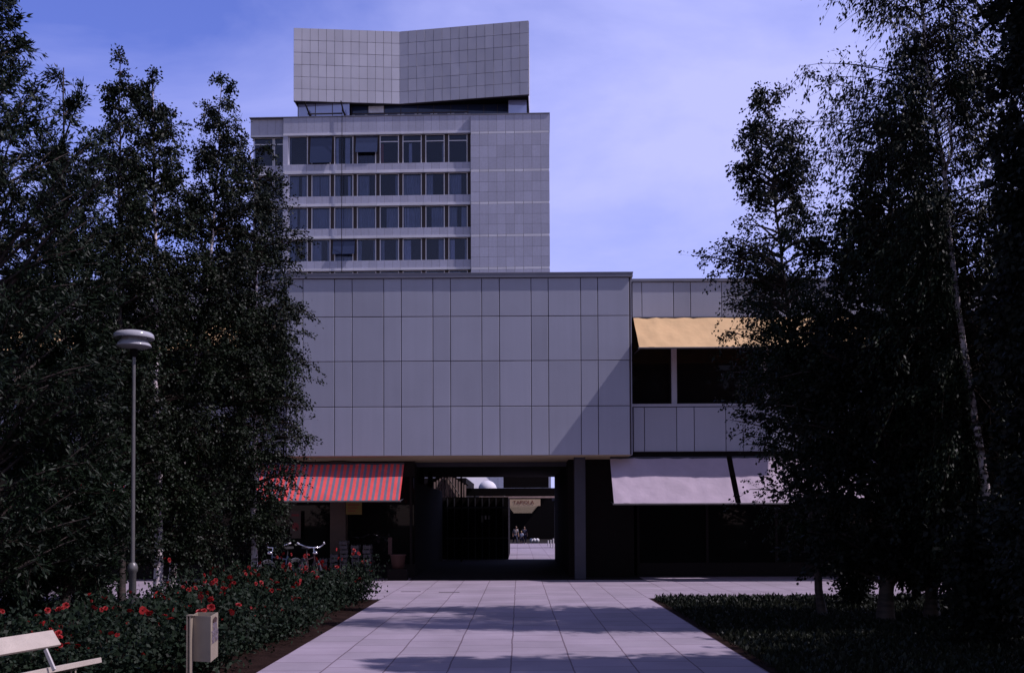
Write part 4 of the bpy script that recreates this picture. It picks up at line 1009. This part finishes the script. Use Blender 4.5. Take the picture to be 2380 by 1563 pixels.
# left group
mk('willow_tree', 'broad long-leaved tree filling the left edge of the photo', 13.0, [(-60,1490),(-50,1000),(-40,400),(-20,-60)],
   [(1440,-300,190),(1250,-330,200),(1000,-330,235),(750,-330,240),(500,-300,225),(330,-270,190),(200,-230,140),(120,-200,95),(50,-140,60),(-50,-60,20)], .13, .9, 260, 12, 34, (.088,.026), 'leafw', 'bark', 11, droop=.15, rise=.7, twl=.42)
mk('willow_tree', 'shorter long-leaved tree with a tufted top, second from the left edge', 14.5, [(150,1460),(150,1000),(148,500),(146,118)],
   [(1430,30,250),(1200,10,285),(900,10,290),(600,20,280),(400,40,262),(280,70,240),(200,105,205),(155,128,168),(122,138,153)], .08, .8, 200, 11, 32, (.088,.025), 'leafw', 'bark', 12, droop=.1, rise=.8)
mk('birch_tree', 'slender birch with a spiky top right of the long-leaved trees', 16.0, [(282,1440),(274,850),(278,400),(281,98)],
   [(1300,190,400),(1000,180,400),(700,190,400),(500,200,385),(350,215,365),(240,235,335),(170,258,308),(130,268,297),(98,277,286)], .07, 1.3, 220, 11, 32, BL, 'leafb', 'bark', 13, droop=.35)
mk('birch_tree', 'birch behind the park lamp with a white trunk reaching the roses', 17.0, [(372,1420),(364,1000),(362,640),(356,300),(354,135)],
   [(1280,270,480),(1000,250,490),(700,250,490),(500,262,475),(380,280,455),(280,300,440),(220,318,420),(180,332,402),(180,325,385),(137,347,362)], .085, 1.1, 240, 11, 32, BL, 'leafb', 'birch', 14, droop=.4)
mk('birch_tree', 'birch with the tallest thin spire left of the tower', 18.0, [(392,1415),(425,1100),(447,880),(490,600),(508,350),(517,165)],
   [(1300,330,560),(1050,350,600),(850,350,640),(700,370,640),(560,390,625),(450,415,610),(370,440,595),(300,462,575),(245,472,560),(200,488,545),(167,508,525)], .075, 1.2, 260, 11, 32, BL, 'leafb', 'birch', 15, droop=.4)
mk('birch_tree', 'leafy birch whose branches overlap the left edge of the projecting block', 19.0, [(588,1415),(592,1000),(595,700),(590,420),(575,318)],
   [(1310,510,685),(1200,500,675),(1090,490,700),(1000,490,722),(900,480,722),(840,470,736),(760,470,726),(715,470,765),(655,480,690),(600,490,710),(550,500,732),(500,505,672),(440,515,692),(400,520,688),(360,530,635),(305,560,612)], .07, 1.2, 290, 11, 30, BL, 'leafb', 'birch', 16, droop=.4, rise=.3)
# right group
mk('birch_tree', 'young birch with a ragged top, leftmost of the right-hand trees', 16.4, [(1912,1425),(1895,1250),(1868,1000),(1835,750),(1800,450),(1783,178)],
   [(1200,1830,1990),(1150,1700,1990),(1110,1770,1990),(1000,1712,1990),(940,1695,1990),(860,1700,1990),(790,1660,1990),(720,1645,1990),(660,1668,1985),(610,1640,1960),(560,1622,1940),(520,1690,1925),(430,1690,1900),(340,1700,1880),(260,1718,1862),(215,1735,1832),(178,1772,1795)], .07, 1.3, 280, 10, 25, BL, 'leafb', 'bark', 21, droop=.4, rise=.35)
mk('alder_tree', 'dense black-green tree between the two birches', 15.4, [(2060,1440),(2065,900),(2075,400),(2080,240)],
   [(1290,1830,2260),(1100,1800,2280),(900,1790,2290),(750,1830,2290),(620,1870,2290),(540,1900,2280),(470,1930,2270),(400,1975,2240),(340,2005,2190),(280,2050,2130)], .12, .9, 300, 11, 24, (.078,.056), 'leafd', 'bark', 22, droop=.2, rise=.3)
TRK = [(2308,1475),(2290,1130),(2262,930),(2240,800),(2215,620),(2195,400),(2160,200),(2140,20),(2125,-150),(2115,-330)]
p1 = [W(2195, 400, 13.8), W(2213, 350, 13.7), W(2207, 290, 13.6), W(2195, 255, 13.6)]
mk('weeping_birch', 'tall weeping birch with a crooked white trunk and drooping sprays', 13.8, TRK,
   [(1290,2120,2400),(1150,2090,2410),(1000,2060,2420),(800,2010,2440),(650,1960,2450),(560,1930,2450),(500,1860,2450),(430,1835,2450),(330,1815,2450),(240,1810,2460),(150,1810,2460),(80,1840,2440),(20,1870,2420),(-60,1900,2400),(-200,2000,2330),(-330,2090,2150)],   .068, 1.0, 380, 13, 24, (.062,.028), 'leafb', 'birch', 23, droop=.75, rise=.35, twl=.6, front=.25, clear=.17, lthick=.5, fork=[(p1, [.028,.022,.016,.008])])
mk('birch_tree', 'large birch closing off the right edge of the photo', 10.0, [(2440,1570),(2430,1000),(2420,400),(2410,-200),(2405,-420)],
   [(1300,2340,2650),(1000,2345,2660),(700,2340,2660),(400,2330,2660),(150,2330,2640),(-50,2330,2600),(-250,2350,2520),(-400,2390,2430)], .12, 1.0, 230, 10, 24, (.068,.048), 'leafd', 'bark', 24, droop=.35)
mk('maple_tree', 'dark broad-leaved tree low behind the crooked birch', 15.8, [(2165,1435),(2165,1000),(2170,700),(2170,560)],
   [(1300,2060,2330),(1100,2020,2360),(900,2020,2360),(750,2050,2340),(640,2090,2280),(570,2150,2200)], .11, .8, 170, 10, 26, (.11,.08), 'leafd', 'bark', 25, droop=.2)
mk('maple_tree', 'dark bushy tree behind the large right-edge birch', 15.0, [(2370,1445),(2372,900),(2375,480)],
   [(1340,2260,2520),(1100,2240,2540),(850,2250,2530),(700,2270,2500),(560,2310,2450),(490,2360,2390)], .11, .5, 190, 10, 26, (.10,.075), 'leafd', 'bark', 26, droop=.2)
# trees just outside the frame whose shade falls on the path
tree('birch_tree', 'tall birch standing just outside the right edge of the photo', 'tree', [Vector((7.9,9.2,0)), Vector((7.9,9.2,5)), Vector((7.8,9.2,11.5))], .12,
     [(1.5,1.0,1.4),(4,1.9,1.9),(7,1.8,1.8),(9.5,1.2,1.2),(11.5,.1,.1)], 1.5, 230, 11, 32, (.085,.06), 'leafb', 'birch', 31, group='trees around the square')
tree('birch_tree', 'bushy birch outside the photo beyond the lawn on the right', 'tree', [Vector((10.8,14.6,0)), Vector((10.8,14.6,5)), Vector((10.6,14.6,12))], .13,
     [(1,1.6,1.8),(4,2.4,2.2),(8,2.1,2.0),(10.5,1.2,1.2),(12,.1,.1)], 1.0, 230, 11, 28, (.10,.07), 'leafd', 'birch', 32, group='trees around the square')
tree('maple_tree', 'broad dark tree outside the photo shading the right lawn', 'tree', [Vector((10.2,11.0,0)), Vector((10.2,11.0,4)), Vector((10.1,11.0,9.5))], .14,
     [(1,1.9,1.9),(4,2.5,2.4),(7,2.0,2.0),(8.6,1.0,1.0),(9.5,.1,.1)], 1.0, 170, 9, 20, (.12,.09), 'leafd', 'bark', 34, group='trees around the square')
tree('birch_tree', 'leaning birch outside the photo nearest the camera on the right', 'tree', [Vector((8.4,5.4,0)), Vector((8.3,5.4,5)), Vector((8.0,5.4,11))], .12,
     [(1,1.3,1.6),(4,2.0,2.0),(7,1.8,1.8),(9.5,1.0,1.0),(11,.1,.1)], 1.0, 200, 11, 28, (.10,.07), 'leafb', 'birch', 33, group='trees around the square')

# bushes at the far edge of the right lawn
def bush(name, label, cat, loc, r, h, n, leaf, lm, seed, group=None, stems=7):
    rng = np.random.default_rng(seed); t = thing(name, label, cat, loc, 0, group)
    mb = MB(); pts = []
    for s in range(stems):
        a = rng.uniform(0, 6.283); q = Vector((math.cos(a)*r*.6*rng.random(), math.sin(a)*r*.6*rng.random(), h*rng.uniform(.6,.95)))
        mb.tube([(q.x*.1, q.y*.1, 0), (q.x*.5, q.y*.5, q.z*.55), tuple(q)], [.012,.009,.004], 5)
        m_ = n//stems; tt = rng.uniform(.15, 1.05, m_)[:,None]; p_ = np.array([[q.x, q.y, q.z]])*tt; pts.append(p_ + rng.normal(size=(m_,3))*np.array([r*.28, r*.28, h*.12]))
    p_ = np.concatenate(pts); p_ = p_[p_[:,2] > .02]
    v, f = leaves(rng, p_, leaf[0], leaf[1], .1)
    mb.build('stem', M['twig'], t, world=False); np_mesh('foliage', v, f, M[lm], t); return t
q = G(1985, 1404); bush('shrub', 'rounded dark shrub standing on the lawn edge beside the thin birch trunk', 'shrub', q, .50, .95, 4200, (.07,.05), 'leafd', 41, 'shrubs at the lawn edge')
q = G(2335, 1400); bush('shrub', 'open twiggy shrub with large leaves near the right edge of the lawn', 'shrub', q, .45, .8, 700, (.12,.08), 'leafd', 42, 'shrubs at the lawn edge')
q = W(2300, 1490, 12.6); q.z = 0; bush('shrub', 'tall dark shrub hiding the foot of the crooked white birch trunk', 'shrub', q, .7, 1.55, 5200, (.09,.065), 'leafd', 44, 'shrubs at the lawn edge', 12)
q = G(2130, 1398); bush('shrub', 'small sapling shrub against the bright walkway beside the dark trunk', 'shrub', q, .28, .6, 260, (.10,.06), 'leafd', 43, 'shrubs at the lawn edge')
for i, (u, v, r, h) in enumerate(((60, 1470, .7, 1.2), (200, 1440, .6, .9), (-20, 1400, .8, 1.5))):
    bush('shrub', ('leafy shrub behind the bench', 'low leafy shrub between the bench and the lamp', 'tall leafy shrub at the left edge of the photo')[i], 'shrub', G(u, v), r, h, 3200, (.09,.035), 'leafw', 50+i, 'shrubs on the left')

# roses
rose_src = []
bloom_me = None
def bloom_mesh(seed):
    rng = np.random.default_rng(seed); mb = MB()
    for ring, (n, r, el) in enumerate(((4, .010, 80), (6, .022, 60), (8, .034, 32), (7, .040, 8))):
        for k in range(n):
            a = 2*math.pi*(k+.5*ring)/n + rng.normal()*.15; e_ = R(el+rng.normal()*8)
            d = Vector((math.cos(a)*math.cos(e_), math.sin(a)*math.cos(e_), math.sin(e_))); s = Vector((-math.sin(a), math.cos(a), 0)); up = d.cross(s)
            c = Vector((math.cos(a)*r*.4, math.sin(a)*r*.4, 0)); L_ = .018+r*.55; w = .012+r*.3
            mb.add([c-s*w*.4, c+s*w*.4, c+d*L_*.6+s*w-up*.003, c+d*L_-up*.006, c+d*L_*.6-s*w-up*.003], [(0,1,2,3,4)], 0, rng.random())
    return mb
bo = bloom_mesh(1).build('blossom', M['petal']); bloom_me = bo.data; bpy.data.objects.remove(bo)
LAB = 'red-flowered rose bush in the bed left of the paved path'
variants = []
for s in range(6):
    rng = np.random.default_rng(100+s); t = bush('rose_bush', LAB, 'rose bush', (0,0,0), .62, .58, 1500, (.055,.036), 'leafr', 100+s, 'rose bushes in the bed', 9)
    nb = (5, 7, 4, 8, 6, 4)[s]
    for k in range(nb):
        o = bpy.data.objects.new('blossom', bloom_me); col.objects.link(o); o.parent = t
        a = rng.uniform(0, 6.283); rr2 = .42*rng.random()**.5
        sc = rng.uniform(.4, .8); o.location = (rr2*math.cos(a), rr2*math.sin(a), rng.uniform(.36, .72)); o.scale = (sc,)*3; o.rotation_euler = (rng.normal()*.7-.0, rng.normal()*.7, rng.uniform(0,6))
        if k and rng.random() < .5:
            o.location = Vector(prevloc) + Vector((rng.normal()*.05, rng.normal()*.05, rng.normal()*.03))
        prevloc = tuple(o.location)
    variants.append(t)
used = set(); rr3 = random.Random(5); cnt = 0
def rose_at(x, y):
    global cnt
    i = rr3.randrange(6); sc = rr3.uniform(.82, 1.12); rz_ = rr3.uniform(0, 6.28)
    if i not in used: o = variants[i]; used.add(i); o.location = (x, y, .0); o.rotation_euler = (0,0,rz_)
    else: o = dup(variants[i], (x, y, .0), rz_)
    sz = sc*(1.28 if y > 16.2 else 1.0)*rr3.uniform(.85, 1.15)
    o.scale = (sc, sc, sz); cnt += 1
y = 7.6
while y < 19.4:
    x = -3.34
    lim_ = -5.9 if y > 11.8 else -7.3
    while x > lim_:
        xx, yy = x + rr3.uniform(-.15,.15), y + rr3.uniform(-.16,.16)
        near_bench = (xx < -3.3 and yy < 8.7 and xx > -4.7) ; near_lamp = abs(xx-lp.x) < .2 and abs(yy-13.5) < .2
        ok = not near_bench and not near_lamp
        if yy < 9.9 and xx > -3.75: ok = ok and (yy > 9.75)
        if ok: rose_at(xx, yy)
        x -= .66
    y += .66
for u in (858, 842, 815): q = G(u, 1383); rose_at(min(q.x, -2.95), 19.3)
# soil
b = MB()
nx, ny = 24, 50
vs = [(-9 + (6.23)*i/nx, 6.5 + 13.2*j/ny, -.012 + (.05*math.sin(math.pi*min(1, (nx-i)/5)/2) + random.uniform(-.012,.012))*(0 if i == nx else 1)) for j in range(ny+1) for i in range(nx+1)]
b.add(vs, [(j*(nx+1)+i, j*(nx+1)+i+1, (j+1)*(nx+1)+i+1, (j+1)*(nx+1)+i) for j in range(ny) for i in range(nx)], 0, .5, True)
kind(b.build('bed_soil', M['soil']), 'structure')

# grass and ground cover
def field(name, x0, x1, y0, y1, n, leaf, m, seed, hmax, up=True, keep=None, z=-.02):
    rng = np.random.default_rng(seed); x = rng.uniform(x0, x1, n); y = y0 + (y1-y0)*rng.random(n)
    if keep is not None: k = keep(x, y); x, y = x[k], y[k]
    n = len(x); p_ = np.stack([x, y, np.full(n, z) + rng.random(n)*hmax*.5], 1)
    d = rng.normal(size=(n,3))*.5; d[:,2] = np.abs(rng.normal(size=n))*.8 + .5
    v, f = leaves(rng, p_, leaf[0], leaf[1], 0, d); v[:,2] = np.maximum(v[:,2], z)
    return kind(np_mesh(name, v, f, m), 'stuff')
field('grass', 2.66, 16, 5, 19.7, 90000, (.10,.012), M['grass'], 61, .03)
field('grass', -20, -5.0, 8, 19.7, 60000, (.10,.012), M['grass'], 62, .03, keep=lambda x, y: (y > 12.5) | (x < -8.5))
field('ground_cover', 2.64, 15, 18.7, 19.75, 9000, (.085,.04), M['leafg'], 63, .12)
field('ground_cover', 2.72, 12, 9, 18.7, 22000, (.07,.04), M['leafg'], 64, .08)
# strip of bare soil at the right lawn edge
b = MB(); b.box(2.575, 2.72, 2, PY-.01, -.019, -.006); kind(b.build('soil_edge', M['soil']), 'structure')
